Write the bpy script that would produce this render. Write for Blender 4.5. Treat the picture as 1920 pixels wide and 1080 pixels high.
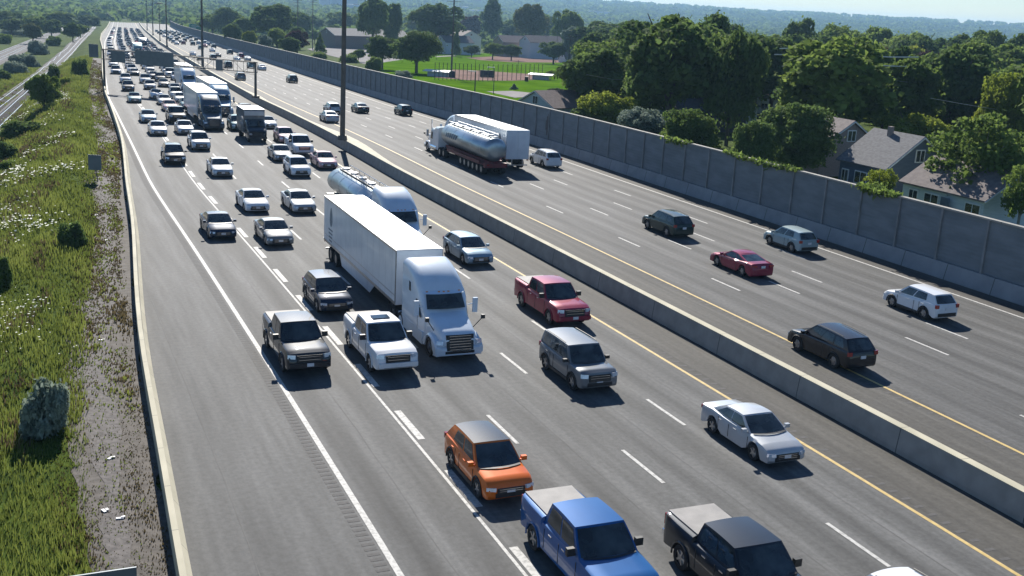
import bpy, bmesh, math, random
import numpy as np
from mathutils import Matrix, Vector
random.seed(7); rng=np.random.default_rng(7)
for o in list(bpy.data.objects): bpy.data.objects.remove(o)
SC=bpy.context.scene; COL=SC.collection
R=math.radians
# ---------------------------------------------------------------- camera
F_PX,PITCH,ROLL,CAM_H=2046.9,R(14.75),R(3.23),17.15
cp,sp=math.cos(PITCH),math.sin(PITCH)
_rt=np.array([1.,0,0]); _up=np.array([0,sp,cp]); FWD=np.array([0,cp,-sp])
RT=math.cos(ROLL)*_rt+math.sin(ROLL)*_up; UP=-math.sin(ROLL)*_rt+math.cos(ROLL)*_up
cam=bpy.data.cameras.new('camera'); camo=bpy.data.objects.new('camera',cam); COL.objects.link(camo)
cam.sensor_width=36; cam.lens=F_PX/1920*36; cam.clip_end=40000; cam.clip_start=.5
camo.matrix_world=Matrix(((RT[0],UP[0],-FWD[0],0),(RT[1],UP[1],-FWD[1],0),(RT[2],UP[2],-FWD[2],CAM_H),(0,0,0,1)))
SC.camera=camo
# ---------------------------------------------------------------- world, sun, exposure
SUN_EL,SUN_AZ=R(33),R(11.4)      # azimuth measured from +Y towards -X
w=bpy.data.worlds.new('World'); SC.world=w; w.use_nodes=True
nt=w.node_tree; nt.nodes.clear()
sky=nt.nodes.new('ShaderNodeTexSky'); sky.sky_type='NISHITA'; sky.sun_disc=False
sky.sun_elevation=SUN_EL; sky.sun_rotation=-SUN_AZ; sky.air_density=1.0; sky.dust_density=0; sky.ozone_density=7.0
bg=nt.nodes.new('ShaderNodeBackground'); bg.inputs[1].default_value=.065
wo=nt.nodes.new('ShaderNodeOutputWorld'); nt.links.new(sky.outputs[0],bg.inputs[0]); nt.links.new(bg.outputs[0],wo.inputs[0])
sl=bpy.data.lights.new('sun','SUN'); sl.energy=4.8; sl.angle=R(.5); sl.color=(1,.95,.87)
so=bpy.data.objects.new('sun',sl); COL.objects.link(so)
sd=Vector((-math.sin(SUN_AZ)*math.cos(SUN_EL),math.cos(SUN_AZ)*math.cos(SUN_EL),math.sin(SUN_EL)))
so.rotation_euler=sd.to_track_quat('Z','Y').to_euler()
SC.view_settings.view_transform='Standard'; SC.view_settings.look='None'; SC.view_settings.exposure=.8; SC.view_settings.gamma=1
SC.render.resolution_x=1024; SC.render.resolution_y=576
SC.render.engine='CYCLES'
try:
    SC.cycles.volume_step_rate=4; SC.cycles.volume_max_steps=64; SC.cycles.volume_bounces=0
    SC.cycles.max_bounces=6; SC.cycles.transparent_max_bounces=8
except Exception: pass
# ---------------------------------------------------------------- road geometry in plan
def G(y):                                 # longitudinal profile: level, then falling 2.75 %
    y=np.asarray(y,float)
    z=np.where(y<100,0,np.where(y<160,-.0275*(y-100)**2/120,-.825-.0275*(y-160)))
    far=np.clip((y-760)/500,0,None)
    z=np.where(y>760,-17.3-.0275*500*(far-np.where(far<1,far*far/2,far-.5)),z)
    return z
KY=[-80,20,37,58,80,102,145,182,244,348,488,739,1100]
KX=[69,25.6,18.4,9.0,-1.0,-11.2,-29.3,-44.7,-68.6,-108.0,-160.5,-251.5,-382]
_yy=np.arange(-80,1100,1.); _mm=np.interp(_yy,KY,KX)
_k=np.exp(-np.linspace(-2.2,2.2,31)**2); _k/=_k.sum()
_pm=np.pad(_mm,15,mode='reflect',reflect_type='odd'); _mm=np.convolve(_pm,_k,'valid')
def M(y): return np.interp(y,_yy,_mm)
def SL(y): return (M(np.asarray(y)+4.)-M(np.asarray(y)-4.))/8
def P(y,lat):                             # point at lateral offset from the median foot
    s=SL(y); n=np.sqrt(1+s*s); X=M(y)+lat/n; Y=y-lat*s/n
    return X,Y
def LAT(x,y):
    s=SL(y); return (x-M(y))/np.sqrt(1+s*s)
def ray(px,py):
    return (px-960)/F_PX*RT-(py-540)/F_PX*UP+FWD
def un(px,py,z0=0):                       # where the view through a pixel meets the ground profile + z0
    d=ray(px,py); lo,hi=1.,4000.
    for _ in range(45):
        m=(lo+hi)/2
        if CAM_H+d[2]/d[1]*m-float(G(m))-z0>0: lo=m
        else: hi=m
    return Vector((d[0]/d[1]*lo,lo,float(G(lo))))
def at(px,py,Y):                          # point on that view ray at distance Y
    d=ray(px,py); return Vector((d[0]/d[1]*Y,Y,CAM_H+d[2]/d[1]*Y))
_bl=[(318,1080),(253,740),(242,639),(225,557),(217,494),(218,400),(219,356),(221,282),(218.5,238),(207,201),(196,171),(191,116),(192,88),(190,62)]
_by,_bv=[],[]
for q in _bl:
    v=un(q[0],q[1],.85); _by.append(v.y); _bv.append(float(LAT(v.x,v.y)))
_by=[-60]+_by+[1100]; _bv=[_bv[0]]+_bv+[_bv[-1]]
_lb=np.interp(_yy,_by,_bv); _pl=np.pad(_lb,15,mode='edge'); _lb=np.convolve(_pl,_k,'valid')
def LB(y): return np.interp(y,_yy,_lb)    # outer top edge of the roadside barrier
def sm(t): t=np.clip(t,0,1); return t*t*(3-2*t)
def H(x,y):                               # terrain
    x=np.asarray(x,float); y=np.asarray(y,float)
    z=G(y); l=LAT(x,np.clip(y,-70,1090)); d=LB(np.clip(y,-70,1090))-l
    drop=-4.0*sm((d-4)/12)
    fade=1-sm((y-700)/400)
    bump=.35*np.sin(x*.31+y*.11)*np.sin(y*.17-x*.07)*sm((d-5)/6)*(1-sm((d-13)/3))
    z=z+(drop+bump)*fade
    z=z-.12*((d<-.3)&(l<26.5)&(y<1050))
    # far rise to the hazy ridge
    r=np.sqrt(x*x+y*y); t=sm((r-2600)/3600)
    ridge=54+6*np.sin(x*.0011+.6)+4*np.sin(x*.0031+1)+2*np.sin(x*.0092)
    return z+t*ridge
# ---------------------------------------------------------------- helpers
def link(o,parent=None):
    COL.objects.link(o)
    if parent is not None: o.parent=parent
    return o
def mesh(name,V,Fc,mats=(),parent=None,smooth=None,uv=None,mi=None):
    me=bpy.data.meshes.new(name); me.from_pydata([tuple(map(float,v)) for v in V],[],[tuple(f) for f in Fc])
    for m in (mats if isinstance(mats,(list,tuple)) else [mats]): me.materials.append(m)
    if mi is not None: me.polygons.foreach_set('material_index',mi)
    if smooth is not None:
        me.polygons.foreach_set('use_smooth',[True]*len(me.polygons))
        if smooth<180: me.set_sharp_from_angle(angle=R(smooth))
    if uv is not None:
        L=me.uv_layers.new(name='UVMap'); idx=np.zeros(len(me.loops),int); me.loops.foreach_get('vertex_index',idx)
        L.data.foreach_set('uv',np.asarray(uv,float)[idx].ravel())
    me.update()
    return link(bpy.data.objects.new(name,me),parent)
def quads(name,V4,mat,parent=None,attr=None,smooth=False):   # V4: (n,4,3)
    V4=np.asarray(V4,np.float32); n=len(V4)
    me=bpy.data.meshes.new(name); me.vertices.add(n*4); me.vertices.foreach_set('co',V4.ravel())
    me.loops.add(n*4); me.loops.foreach_set('vertex_index',np.arange(n*4))
    me.polygons.add(n); me.polygons.foreach_set('loop_start',np.arange(n)*4); me.polygons.foreach_set('loop_total',np.full(n,4))
    if attr is not None:
        a=me.attributes.new('tint','FLOAT','FACE'); a.data.foreach_set('value',np.asarray(attr,np.float32))
    me.materials.append(mat); me.update(calc_edges=True)
    return link(bpy.data.objects.new(name,me),parent)
def tag(o,label,cat,group=None):
    o['label']=label; o['category']=cat
    if group: o['group']=group
    return o
def struct(o,kind='structure'): o['kind']=kind; return o
def empty(name,mat=None):
    o=bpy.data.objects.new(name,None); COL.objects.link(o); o.empty_display_size=.3
    if mat is not None: o.matrix_world=mat
    return o
class MB:
    def __init__(s): s.V=[];s.F=[]
    def add(s,V,Fc):
        b=len(s.V); s.V+=[tuple(v) for v in V]; s.F+=[tuple(b+i for i in f) for f in Fc]
    def box(s,c,d,rot=None,taper=1):
        V=[]
        for z in (-1,1):
            for y in (-1,1):
                for x in (-1,1):
                    k=taper if z>0 else 1
                    v=Vector((x*d[0]/2*k,y*d[1]/2*k,z*d[2]/2))
                    if rot is not None: v=rot@v
                    V.append(v+Vector(c))
        s.add(V,[(0,2,3,1),(4,5,7,6),(0,1,5,4),(2,6,7,3),(0,4,6,2),(1,3,7,5)]); return s
    def cyl(s,a,b,r,n=10,r2=None,cap=True):
        a=Vector(a);b=Vector(b); r2=r if r2 is None else r2
        d=(b-a).normalized(); u=d.orthogonal().normalized(); v=d.cross(u)
        V=[];
        for c,rr in ((a,r),(b,r2)):
            for i in range(n):
                t=2*math.pi*i/n; V.append(c+u*math.cos(t)*rr+v*math.sin(t)*rr)
        Fc=[(i,(i+1)%n,n+(i+1)%n,n+i) for i in range(n)]
        if cap: Fc+=[tuple(range(n-1,-1,-1)),tuple(range(n,2*n))]
        s.add(V,Fc); return s
    def poly(s,pts,th,axis):               # prism from a closed outline, extruded by vector
        n=len(pts); ax=Vector(axis).normalized()*th
        V=[Vector(p) for p in pts]+[Vector(p)+ax for p in pts]
        s.add(V,[tuple(range(n-1,-1,-1)),tuple(range(n,2*n))]+[(i,(i+1)%n,n+(i+1)%n,n+i) for i in range(n)]); return s
    def grid(s,fn,us,vs,flip=False):
        V=[fn(u,v) for u in us for v in vs]; m=len(vs)
        Fc=[]
        for i in range(len(us)-1):
            for j in range(m-1):
                q=(i*m+j,(i+1)*m+j,(i+1)*m+j+1,i*m+j+1)
                Fc.append(q[::-1] if flip else q)
        s.add(V,Fc); return s
    def loft(s,rings,caps=True):
        n=len(rings[0]); V=[p for r in rings for p in r]; Fc=[]
        for i in range(len(rings)-1):
            for j in range(n):
                k=(j+1)%n; Fc.append((i*n+j,i*n+k,(i+1)*n+k,(i+1)*n+j))
        if caps: Fc+=[tuple(range(n-1,-1,-1)),tuple(range((len(rings)-1)*n,len(rings)*n))]
        s.add(V,Fc); return s
    def build(s,name,mat,parent=None,smooth=None): return mesh(name,s.V,s.F,mat,parent,smooth)
# ---------------------------------------------------------------- materials
def nodes(name):
    m=bpy.data.materials.new(name); m.use_nodes=True; t=m.node_tree; b=t.nodes['Principled BSDF']; return m,t,b
def N(t,kind,**kw):
    n=t.nodes.new(kind)
    for k,v in kw.items():
        if hasattr(n,k): setattr(n,k,v)
    return n
def noise_mix(t,c1,c2,scale,detail=4,coord='Object',stretch=(1,1,1),lo=.35,hi=.65):
    tc=N(t,'ShaderNodeTexCoord'); mp=N(t,'ShaderNodeMapping'); mp.inputs['Scale'].default_value=stretch
    t.links.new(tc.outputs[coord],mp.inputs[0])
    n=N(t,'ShaderNodeTexNoise'); n.inputs['Scale'].default_value=scale; n.inputs['Detail'].default_value=detail
    t.links.new(mp.outputs[0],n.inputs[0])
    r=N(t,'ShaderNodeValToRGB'); r.color_ramp.elements[0].position=lo; r.color_ramp.elements[1].position=hi
    r.color_ramp.elements[0].color=(*c1,1); r.color_ramp.elements[1].color=(*c2,1)
    t.links.new(n.outputs['Fac'],r.inputs[0]); return r,n
def mat(name,c1,c2=None,scale=3,rough=.8,metal=0,coat=0,stretch=(1,1,1),bump=0,coord='Object',spec=.5,lo=.35,hi=.65):
    m,t,b=nodes(name); b.inputs['Roughness'].default_value=rough; b.inputs['Metallic'].default_value=metal
    b.inputs['Coat Weight'].default_value=coat; b.inputs['Coat Roughness'].default_value=.04; b.inputs['Specular IOR Level'].default_value=spec
    if c2 is None: c2=tuple(min(1,c*1.15+.002) for c in c1)
    r,n=noise_mix(t,c1,c2,scale,coord=coord,stretch=stretch,lo=lo,hi=hi)
    t.links.new(r.outputs[0],b.inputs['Base Color'])
    if bump:
        bp=N(t,'ShaderNodeBump'); bp.inputs['Strength'].default_value=bump; bp.inputs['Distance'].default_value=.05
        t.links.new(n.outputs['Fac'],bp.inputs['Height']); t.links.new(bp.outputs[0],b.inputs['Normal'])
    return m
def paint(name,c,metal=.0,rough=.32,coat=.9):
    d=tuple(x*.92 for x in c)
    return mat('paint_'+name,d,c,1.5,.5,metal*.35,coat,spec=.08)
PA=dict(white=paint('white',(.74,.75,.76)),silver=paint('silver',(.46,.48,.5),.75,.34),grey=paint('grey',(.17,.18,.19),.6,.34),
  charcoal=paint('charcoal',(.017,.022,.030),.4),black=paint('black',(.012,.013,.016)),navy=paint('navy',(.010,.022,.05),.4),
  blue=paint('blue',(.005,.085,.27),.35,.3),maroon=paint('maroon',(.26,.012,.045),.35),orange=paint('orange',(.72,.15,.012),.15),
  teal=paint('teal',(.13,.24,.26),.5),steel=paint('steel_blue',(.22,.32,.40),.6),green=paint('dark_green',(.015,.035,.03),.3),red=paint('red',(.42,.03,.05),.3),
  pink=paint('rose',(.48,.3,.32),.4),sage=paint('sage',(.33,.41,.42),.5),truckblue=paint('pale_blue',(.58,.66,.74),.0),truckgrey=paint('dark_truck',(.06,.08,.10),.3),beige=paint('beige',(.45,.42,.36),.4))
GLASS=mat('tinted_glass',(.008,.012,.014),(.05,.065,.07),1.6,.06,0,0,spec=.8)  # paler mottling painted into the dark tint imitates dashboard reflections
PLAST=mat('black_plastic',(.012,.012,.013),(.022,.022,.022),6,.55)
RUB=mat('rubber',(.012,.012,.012),(.02,.02,.02),8,.85)
ALLOY=mat('alloy',(.38,.39,.4),(.5,.5,.52),6,.3,.9)
CHROME=mat('chrome',(.7,.72,.74),(.8,.8,.82),4,.12,1)
TANKM=mat('polished_tank',(.26,.31,.34),(.40,.45,.48),1.2,.3,.75,stretch=(.3,1,1))
LAMP=mat('lamp_lens',(.6,.63,.66),(.8,.82,.85),8,.1,.2,.5)
TAIL=mat('tail_lens',(.25,.008,.008),(.35,.015,.012),8,.15,0,.6)
AMBER=mat('amber_lens',(.7,.22,.02),(.8,.3,.03),8,.2)
PLATE=mat('plate',(.6,.62,.64),(.72,.73,.75),10,.4)
COVER=mat('bed_cover',(.22,.21,.2),(.28,.265,.25),2,.7)
REDF=mat('red_frame',(.10,.008,.014),(.16,.014,.02),2,.5)
WHITEBOX=mat('trailer_skin',(.62,.65,.69),(.70,.73,.76),1.2,.38,0,.2)
ROOFW=mat('trailer_roof',(.72,.72,.71),(.82,.82,.81),.6,.5)
GREYM=mat('weathered_steel',(.09,.085,.075),(.13,.12,.105),1.5,.7,.2)
SIGNB=mat('sign_back',(.11,.135,.155),(.14,.165,.19),1.2,.55,.3)
SIGNG=mat('sign_green',(.0,.16,.11),(.005,.2,.13),1,.5)
WHITEP=mat('white_paint',(.66,.66,.64),(.78,.78,.76),3,.6)
def seams(m,period,width,col):
    t=m.node_tree; b=t.nodes['Principled BSDF']; src=b.inputs['Base Color'].links[0].from_socket
    tc=N(t,'ShaderNodeTexCoord'); sx=N(t,'ShaderNodeSeparateXYZ'); t.links.new(tc.outputs['Object'],sx.inputs[0])
    a=N(t,'ShaderNodeMath',operation='PINGPONG'); a.inputs[1].default_value=period/2; t.links.new(sx.outputs[0],a.inputs[0])
    c=N(t,'ShaderNodeMath',operation='LESS_THAN'); c.inputs[1].default_value=width; t.links.new(a.outputs[0],c.inputs[0])
    mx=N(t,'ShaderNodeMix'); mx.data_type='RGBA'; t.links.new(c.outputs[0],mx.inputs[0]); t.links.new(src,mx.inputs[6]); mx.inputs[7].default_value=(*col,1)
    t.links.new(mx.outputs[2],b.inputs['Base Color'])
seams(WHITEBOX,1.22,.012,(.36,.38,.4))
# road: lateral offset in u, distance in v
def road_mat():
    m,t,b=nodes('asphalt'); b.inputs['Roughness'].default_value=.8; b.inputs['Specular IOR Level'].default_value=.2
    tc=N(t,'ShaderNodeTexCoord'); sx=N(t,'ShaderNodeSeparateXYZ'); t.links.new(tc.outputs['UV'],sx.inputs[0])
    def mth(op,a,bb=None,c=None):
        n=N(t,'ShaderNodeMath',operation=op)
        for i,x in enumerate((a,bb,c)):
            if x is None: continue
            if isinstance(x,(int,float)): n.inputs[i].default_value=x
            else: t.links.new(x,n.inputs[i])
        return n.outputs[0]
    u=sx.outputs[0]
    rm=N(t,'ShaderNodeValToRGB'); rm.color_ramp.interpolation='CONSTANT'
    mr=N(t,'ShaderNodeMapRange'); mr.inputs[1].default_value=-40; mr.inputs[2].default_value=30; t.links.new(u,mr.inputs[0]); t.links.new(mr.outputs[0],rm.inputs[0])
    def pos(x): return (x+40)/70
    els=[(-40,(.098,.098,.096)),(-22.3,(.096,.096,.094)),(-18.5,(.104,.104,.101)),(-3.15,(.080,.076,.068)),(5.35,(.092,.091,.088)),(23.3,(.078,.072,.065))]
    e=rm.color_ramp.elements; e[0].position=0; e[0].color=(*els[0][1],1); e[1].position=pos(els[1][0]); e[1].color=(*els[1][1],1)
    for x,c in els[2:]: q=e.new(pos(x)); q.color=(*c,1)
    # wheel paths
    l=mth('MULTIPLY',mth('ADD',u,22.3),2*math.pi*2/3.83)
    wv=mth('MULTIPLY',mth('COSINE',l),.5)
    def nz(su,sv,sc,det=3,rough=.5):
        mp=N(t,'ShaderNodeMapping'); mp.inputs['Scale'].default_value=(su,sv,1); t.links.new(tc.outputs['UV'],mp.inputs[0])
        n=N(t,'ShaderNodeTexNoise'); n.inputs['Scale'].default_value=sc; n.inputs['Detail'].default_value=det; n.inputs['Roughness'].default_value=rough; t.links.new(mp.outputs[0],n.inputs[0]); return mth('SUBTRACT',n.outputs['Fac'],.5)
    a=nz(1,.02,.9,4); c=nz(1,.25,.35,4); d=nz(1,1,4.5,5,.75); f=nz(1,.07,2.6,3)
    inl=mth('MULTIPLY',mth('GREATER_THAN',u,-22.3),mth('LESS_THAN',mth('ABSOLUTE',mth('SUBTRACT',mth('ABSOLUTE',mth('SUBTRACT',u,1)),14)),10.5))
    s=mth('ADD',1,mth('MULTIPLY',mth('MULTIPLY',wv,.38),inl))
    s=mth('MULTIPLY',s,mth('ADD',1,mth('MULTIPLY',a,1.15)))
    s=mth('MULTIPLY',s,mth('ADD',1,mth('MULTIPLY',c,.45)))
    s=mth('MULTIPLY',s,mth('ADD',1,mth('MULTIPLY',f,.85)))
    s=mth('MULTIPLY',s,mth('ADD',1,mth('MULTIPLY',d,1.15)))
    mx=N(t,'ShaderNodeVectorMath',operation='SCALE'); t.links.new(rm.outputs[0],mx.inputs[0]); t.links.new(s,mx.inputs[3])
    t.links.new(mx.outputs[0],b.inputs['Base Color'])
    bp=N(t,'ShaderNodeBump'); bp.inputs['Strength'].default_value=.25; bp.inputs['Distance'].default_value=.02; t.links.new(d,bp.inputs['Height']); t.links.new(bp.outputs[0],b.inputs['Normal'])
    return m
ROAD=road_mat()
MARK=mat('road_marking',(.26,.255,.24),(.50,.49,.46),6,.75,lo=.3,hi=.55)
YEL=mat('yellow_marking',(.42,.29,.09),(.58,.42,.15),4,.7,lo=.3,hi=.6)
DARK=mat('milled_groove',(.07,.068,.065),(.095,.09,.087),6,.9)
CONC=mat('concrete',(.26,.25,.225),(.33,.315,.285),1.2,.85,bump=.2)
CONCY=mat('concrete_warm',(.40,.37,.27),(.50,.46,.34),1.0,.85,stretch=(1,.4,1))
CONCW=mat('wall_concrete',(.15,.16,.165),(.24,.25,.255),.7,.85)
CONCF=mat('footing_concrete',(.22,.23,.24),(.28,.29,.30),.7,.85)
def joints(m,period,width,dark=.45):
    t=m.node_tree; b=t.nodes['Principled BSDF']; src=b.inputs['Base Color'].links[0].from_socket
    tc=N(t,'ShaderNodeTexCoord'); sx=N(t,'ShaderNodeSeparateXYZ'); t.links.new(tc.outputs['UV'],sx.inputs[0])
    a=N(t,'ShaderNodeMath',operation='PINGPONG'); a.inputs[1].default_value=period/2; t.links.new(sx.outputs[1],a.inputs[0])
    c=N(t,'ShaderNodeMath',operation='LESS_THAN'); c.inputs[1].default_value=width; t.links.new(a.outputs[0],c.inputs[0])
    mx=N(t,'ShaderNodeMix'); mx.data_type='RGBA'; t.links.new(c.outputs[0],mx.inputs[0]); t.links.new(src,mx.inputs[6]); mx.inputs[7].default_value=(.09,.09,.085,1)
    t.links.new(mx.outputs[2],b.inputs['Base Color'])
joints(CONC,6.0,.022); joints(CONCF,4.05/1.085,.03); joints(CONCY,3.0,.012)
def panel_mat():
    m,t,b=nodes('wall_panel'); b.inputs['Roughness'].default_value=.8
    r,n=noise_mix(t,(.125,.148,.165),(.17,.195,.215),.5,stretch=(1,1,3))
    tc=N(t,'ShaderNodeTexCoord'); sx=N(t,'ShaderNodeSeparateXYZ'); t.links.new(tc.outputs['Object'],sx.inputs[0])
    mm=N(t,'ShaderNodeMath',operation='MULTIPLY'); mm.inputs[1].default_value=2*math.pi/.28; t.links.new(sx.outputs[2],mm.inputs[0])
    s=N(t,'ShaderNodeMath',operation='SINE'); t.links.new(mm.outputs[0],s.inputs[0])
    bp=N(t,'ShaderNodeBump'); bp.inputs['Strength'].default_value=.22; bp.inputs['Distance'].default_value=.03
    t.links.new(s.outputs[0],bp.inputs['Height']); t.links.new(bp.outputs[0],b.inputs['Normal']); t.links.new(r.outputs[0],b.inputs['Base Color'])
    return m
PANEL=panel_mat()
def ground_mat():
    m,t,b=nodes('ground'); b.inputs['Roughness'].default_value=.95; b.inputs['Specular IOR Level'].default_value=.03
    r1,_=noise_mix(t,(.035,.062,.012),(.085,.125,.022),.22,5)
    r2,_=noise_mix(t,(.55,.55,.5),(1.2,1.15,1.0),3.5,6)
    mx=N(t,'ShaderNodeVectorMath',operation='MULTIPLY'); t.links.new(r1.outputs[0],mx.inputs[0]); t.links.new(r2.outputs[0],mx.inputs[1])
    t.links.new(mx.outputs[0],b.inputs['Base Color']); return m
GROUND=ground_mat()
WOODG=mat('woodland_floor',(.02,.035,.015),(.04,.065,.022),.004,1,spec=0)
LAWN=mat('mown_lawn',(.055,.125,.004),(.095,.185,.008),.12,1,bump=0,spec=0)
DIRT=mat('gravel_dirt',(.085,.076,.07),(.155,.14,.13),5,.95,bump=.3)
CLAY=mat('infield_clay',(.20,.135,.115),(.27,.19,.165),.4,1,spec=0)
BALLAST=mat('ballast',(.045,.042,.043),(.09,.084,.084),3,.95,bump=.3)
RAILM=mat('rail_steel',(.45,.45,.46),(.6,.6,.6),2,.25,.9)
PAVE=mat('pale_pavement',(.22,.205,.20),(.30,.285,.275),.3,1,spec=.05)
def leaf_mat(name,c1,c2,tr=.35):
    m,t,b=nodes(name); b.inputs['Roughness'].default_value=.85; b.inputs['Specular IOR Level'].default_value=.12
    at_=N(t,'ShaderNodeAttribute'); at_.attribute_name='tint'
    oi=N(t,'ShaderNodeObjectInfo')
    add=N(t,'ShaderNodeMath',operation='MULTIPLY_ADD'); add.inputs[1].default_value=.35; t.links.new(oi.outputs['Random'],add.inputs[0]); t.links.new(at_.outputs['Fac'],add.inputs[2])
    mr=N(t,'ShaderNodeMapRange'); mr.inputs[2].default_value=1.35; t.links.new(add.outputs[0],mr.inputs[0])
    r=N(t,'ShaderNodeValToRGB'); r.color_ramp.elements[0].color=(*c1,1); r.color_ramp.elements[1].color=(*c2,1); t.links.new(mr.outputs[0],r.inputs[0])
    t.links.new(r.outputs[0],b.inputs['Base Color'])
    tl=N(t,'ShaderNodeBsdfTranslucent'); t.links.new(r.outputs[0],tl.inputs[0])
    mix=N(t,'ShaderNodeMixShader'); mix.inputs[0].default_value=tr
    t.links.new(b.outputs[0],mix.inputs[1]); t.links.new(tl.outputs[0],mix.inputs[2]); t.links.new(mix.outputs[0],t.nodes['Material Output'].inputs[0]); return m
LEAF=dict(green=leaf_mat('leaf_green',(.075,.125,.028),(.25,.33,.075),.5),dark=leaf_mat('leaf_dark',(.055,.10,.03),(.18,.25,.07),.48),
 lime=leaf_mat('leaf_lime',(.13,.18,.022),(.34,.38,.055),.5),red=leaf_mat('leaf_burgundy',(.045,.022,.022),(.10,.05,.045)),
 grey=leaf_mat('leaf_grey_green',(.06,.10,.065),(.44,.50,.40)),olive=leaf_mat('leaf_olive',(.08,.10,.03),(.20,.21,.07)))
BARK=mat('bark',(.06,.05,.042),(.12,.10,.085),4,.95)
BARKP=mat('pale_bark',(.22,.21,.19),(.32,.3,.27),4,.9)
# ---------------------------------------------------------------- terrain and carriageways
def terrain():
    ys=np.concatenate([np.arange(-70,260,3),np.arange(260,700,10),np.arange(700,1090,26),np.array([1090,1250,1500,1900,2400,2900,3500,4200,5000,5800,6600,6950])])
    lats=np.concatenate([np.array([-4000,-2500,-1500,-900,-500,-300,-200,-150,-120,-100]),np.arange(-90,-36,2.5),np.array([-36,-34.5,-33,-31.5,-30,-29,-28,-27,-26,-25,0,26,27,30,40,60,90,130,180,250,350,500,800,1300,2200,4000,7000])])
    V=[];n=len(lats)
    for y in ys:
        yc=min(y,1090); k=1 if y<1090 else (y/1090)
        for l in lats:
            x=float(M(yc))*(k if y>1090 else 1)+l*(k if (y>1090 and abs(l)>100) else 1)*1.09
            x=min(max(x,-6000+l*.01),6500+l*.01); V.append((x,y,float(H(x,y))))
    Fc=[(i*n+j,i*n+j+1,(i+1)*n+j+1,(i+1)*n+j) for i in range(len(ys)-1) for j in range(n-1)]
    ci=[i for i in range(len(ys)-1) for j in range(n-1)]
    return struct(mesh('ground',V,Fc,[GROUND,WOODG],smooth=180,mi=[1 if ys[i]>=1200 else 0 for i in ci]))
terrain()
YS=np.concatenate([np.arange(-55,260,4),np.arange(260,1080,12)])
def strip(name,l0,l1,mat_,z=0.,y0=-55,y1=1070,parent=None,cols=None):
    ys=YS[(YS>=y0)&(YS<=y1)]; V=[];UV=[];f=cols or [l0,l1]; n=len(f)
    for y in ys:
        for l in f:
            ll=float(l(y)) if callable(l) else l
            X,Y=P(y,ll); V.append((X,Y,float(G(Y))+z)); UV.append((ll,y))
    Fc=[(i*n+j,i*n+j+1,(i+1)*n+j+1,(i+1)*n+j) for i in range(len(ys)-1) for j in range(n-1)]
    return mesh(name,V,Fc,mat_,parent,uv=UV,smooth=180)
struct(strip('road',0,0,ROAD,cols=[lambda y:LB(y)+.3,-22.3,-18.5,-10.93,-3.15,-.3,1,5.35,12.6,19.6,23.3,26.3]))
def line(name,lat,wd,mat_,y0=-55,y1=1070,z=.008): return struct(strip(name,lat-wd/2,lat+wd/2,mat_,z,y0,y1))
line('edge_line',-22.3,.22,MARK); line('edge_line',23.3,.18,MARK)
line('median_line',-3.2,.17,YEL); line('median_line',5.35,.17,YEL)
line('lane_line',-18.62,.12,MARK)
def dashes(name,lat,y_ref,wd,L=3.2,cyc=12.55,y0=-10,y1=800,mat_=MARK):
    V=[];Fc=[]
    def arc(y):  # station along the road
        return y*1.085
    s0=arc(y_ref); k0=int((arc(y0)-s0)/cyc); k1=int((arc(y1)-s0)/cyc)
    for k in range(k0,k1):
        a=(s0+k*cyc)/1.085; b_=a-L/1.085
        for y in (a,b_):
            for l in (lat-wd/2,lat+wd/2):
                X,Y=P(y,l); V.append((X,Y,float(G(Y))+.011))
        n=len(V); Fc.append((n-4,n-3,n-1,n-2))
    return struct(mesh(name,V,Fc,mat_))
def yst(px,py): return un(px,py).y
def stn(px,py):           # station whose perpendicular passes through this ground point
    v=un(px,py); l=float(LAT(v.x,v.y)); y=v.y
    for _ in range(5): y+=v.y-float(P(y,l)[1])
    return y
dashes('lane_dashes',-18.3,stn(817,885),.3,cyc=6.25)
for la,q in ((-14.75,(910,779)),(-10.93,(938,662)),(-7.0,(1212,749)),(9.05,(1334,522)),(12.6,(1442.5,527)),(16.12,(1485,508)),(19.6,(1460,467))):
    dashes('lane_dashes',la,stn(*q),.16)
def rumble(lat,wd,y0,y1,stp=.32,off=0):
    V=[];Fc=[]
    y=y0
    while y<y1:
        for yy in (y,y+.16):
            for l in (lat-wd/2,lat+wd/2):
                X,Y=P(yy,l); V.append((X,Y,float(G(Y))+.006))
        n=len(V); Fc.append((n-4,n-3,n-1,n-2)); y+=stp
    return struct(mesh('rumble_strip',V,Fc,DARK))
rumble(-22.72,.42,22,150); rumble(-2.75,.4,20,120,.62); rumble(4.95,.4,30,120,.62)
CRACKM=mat('tar_seam',(.085,.083,.08),(.12,.118,.113),.6,.9)
def crack(lat0,y0,y1,amp,wd=.03,seed=0):
    r=random.Random(seed); V=[];Fc=[]; y=y0;l=lat0
    while y<y1:
        l+=r.uniform(-amp,amp)+ (lat0-l)*.1
        for q in (l-wd/2,l+wd/2): X,Y=P(y,q); V.append((X,Y,float(G(Y))+.005))
        y+=r.uniform(.6,1.6)
    Fc=[(2*i,2*i+1,2*i+3,2*i+2) for i in range(len(V)//2-1)]
    return struct(mesh('road_crack',V,Fc,CRACKM))
crack(-26.3,22,95,.02,.035,1); crack(-20.6,24,110,.05,.03,2); crack(-12.9,30,150,.02,.03,4); crack(9,40,110,.03,.03,5); crack(-5.2,30,120,.02,.03,6); crack(-9.1,30,120,.02,.025,7)
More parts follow.
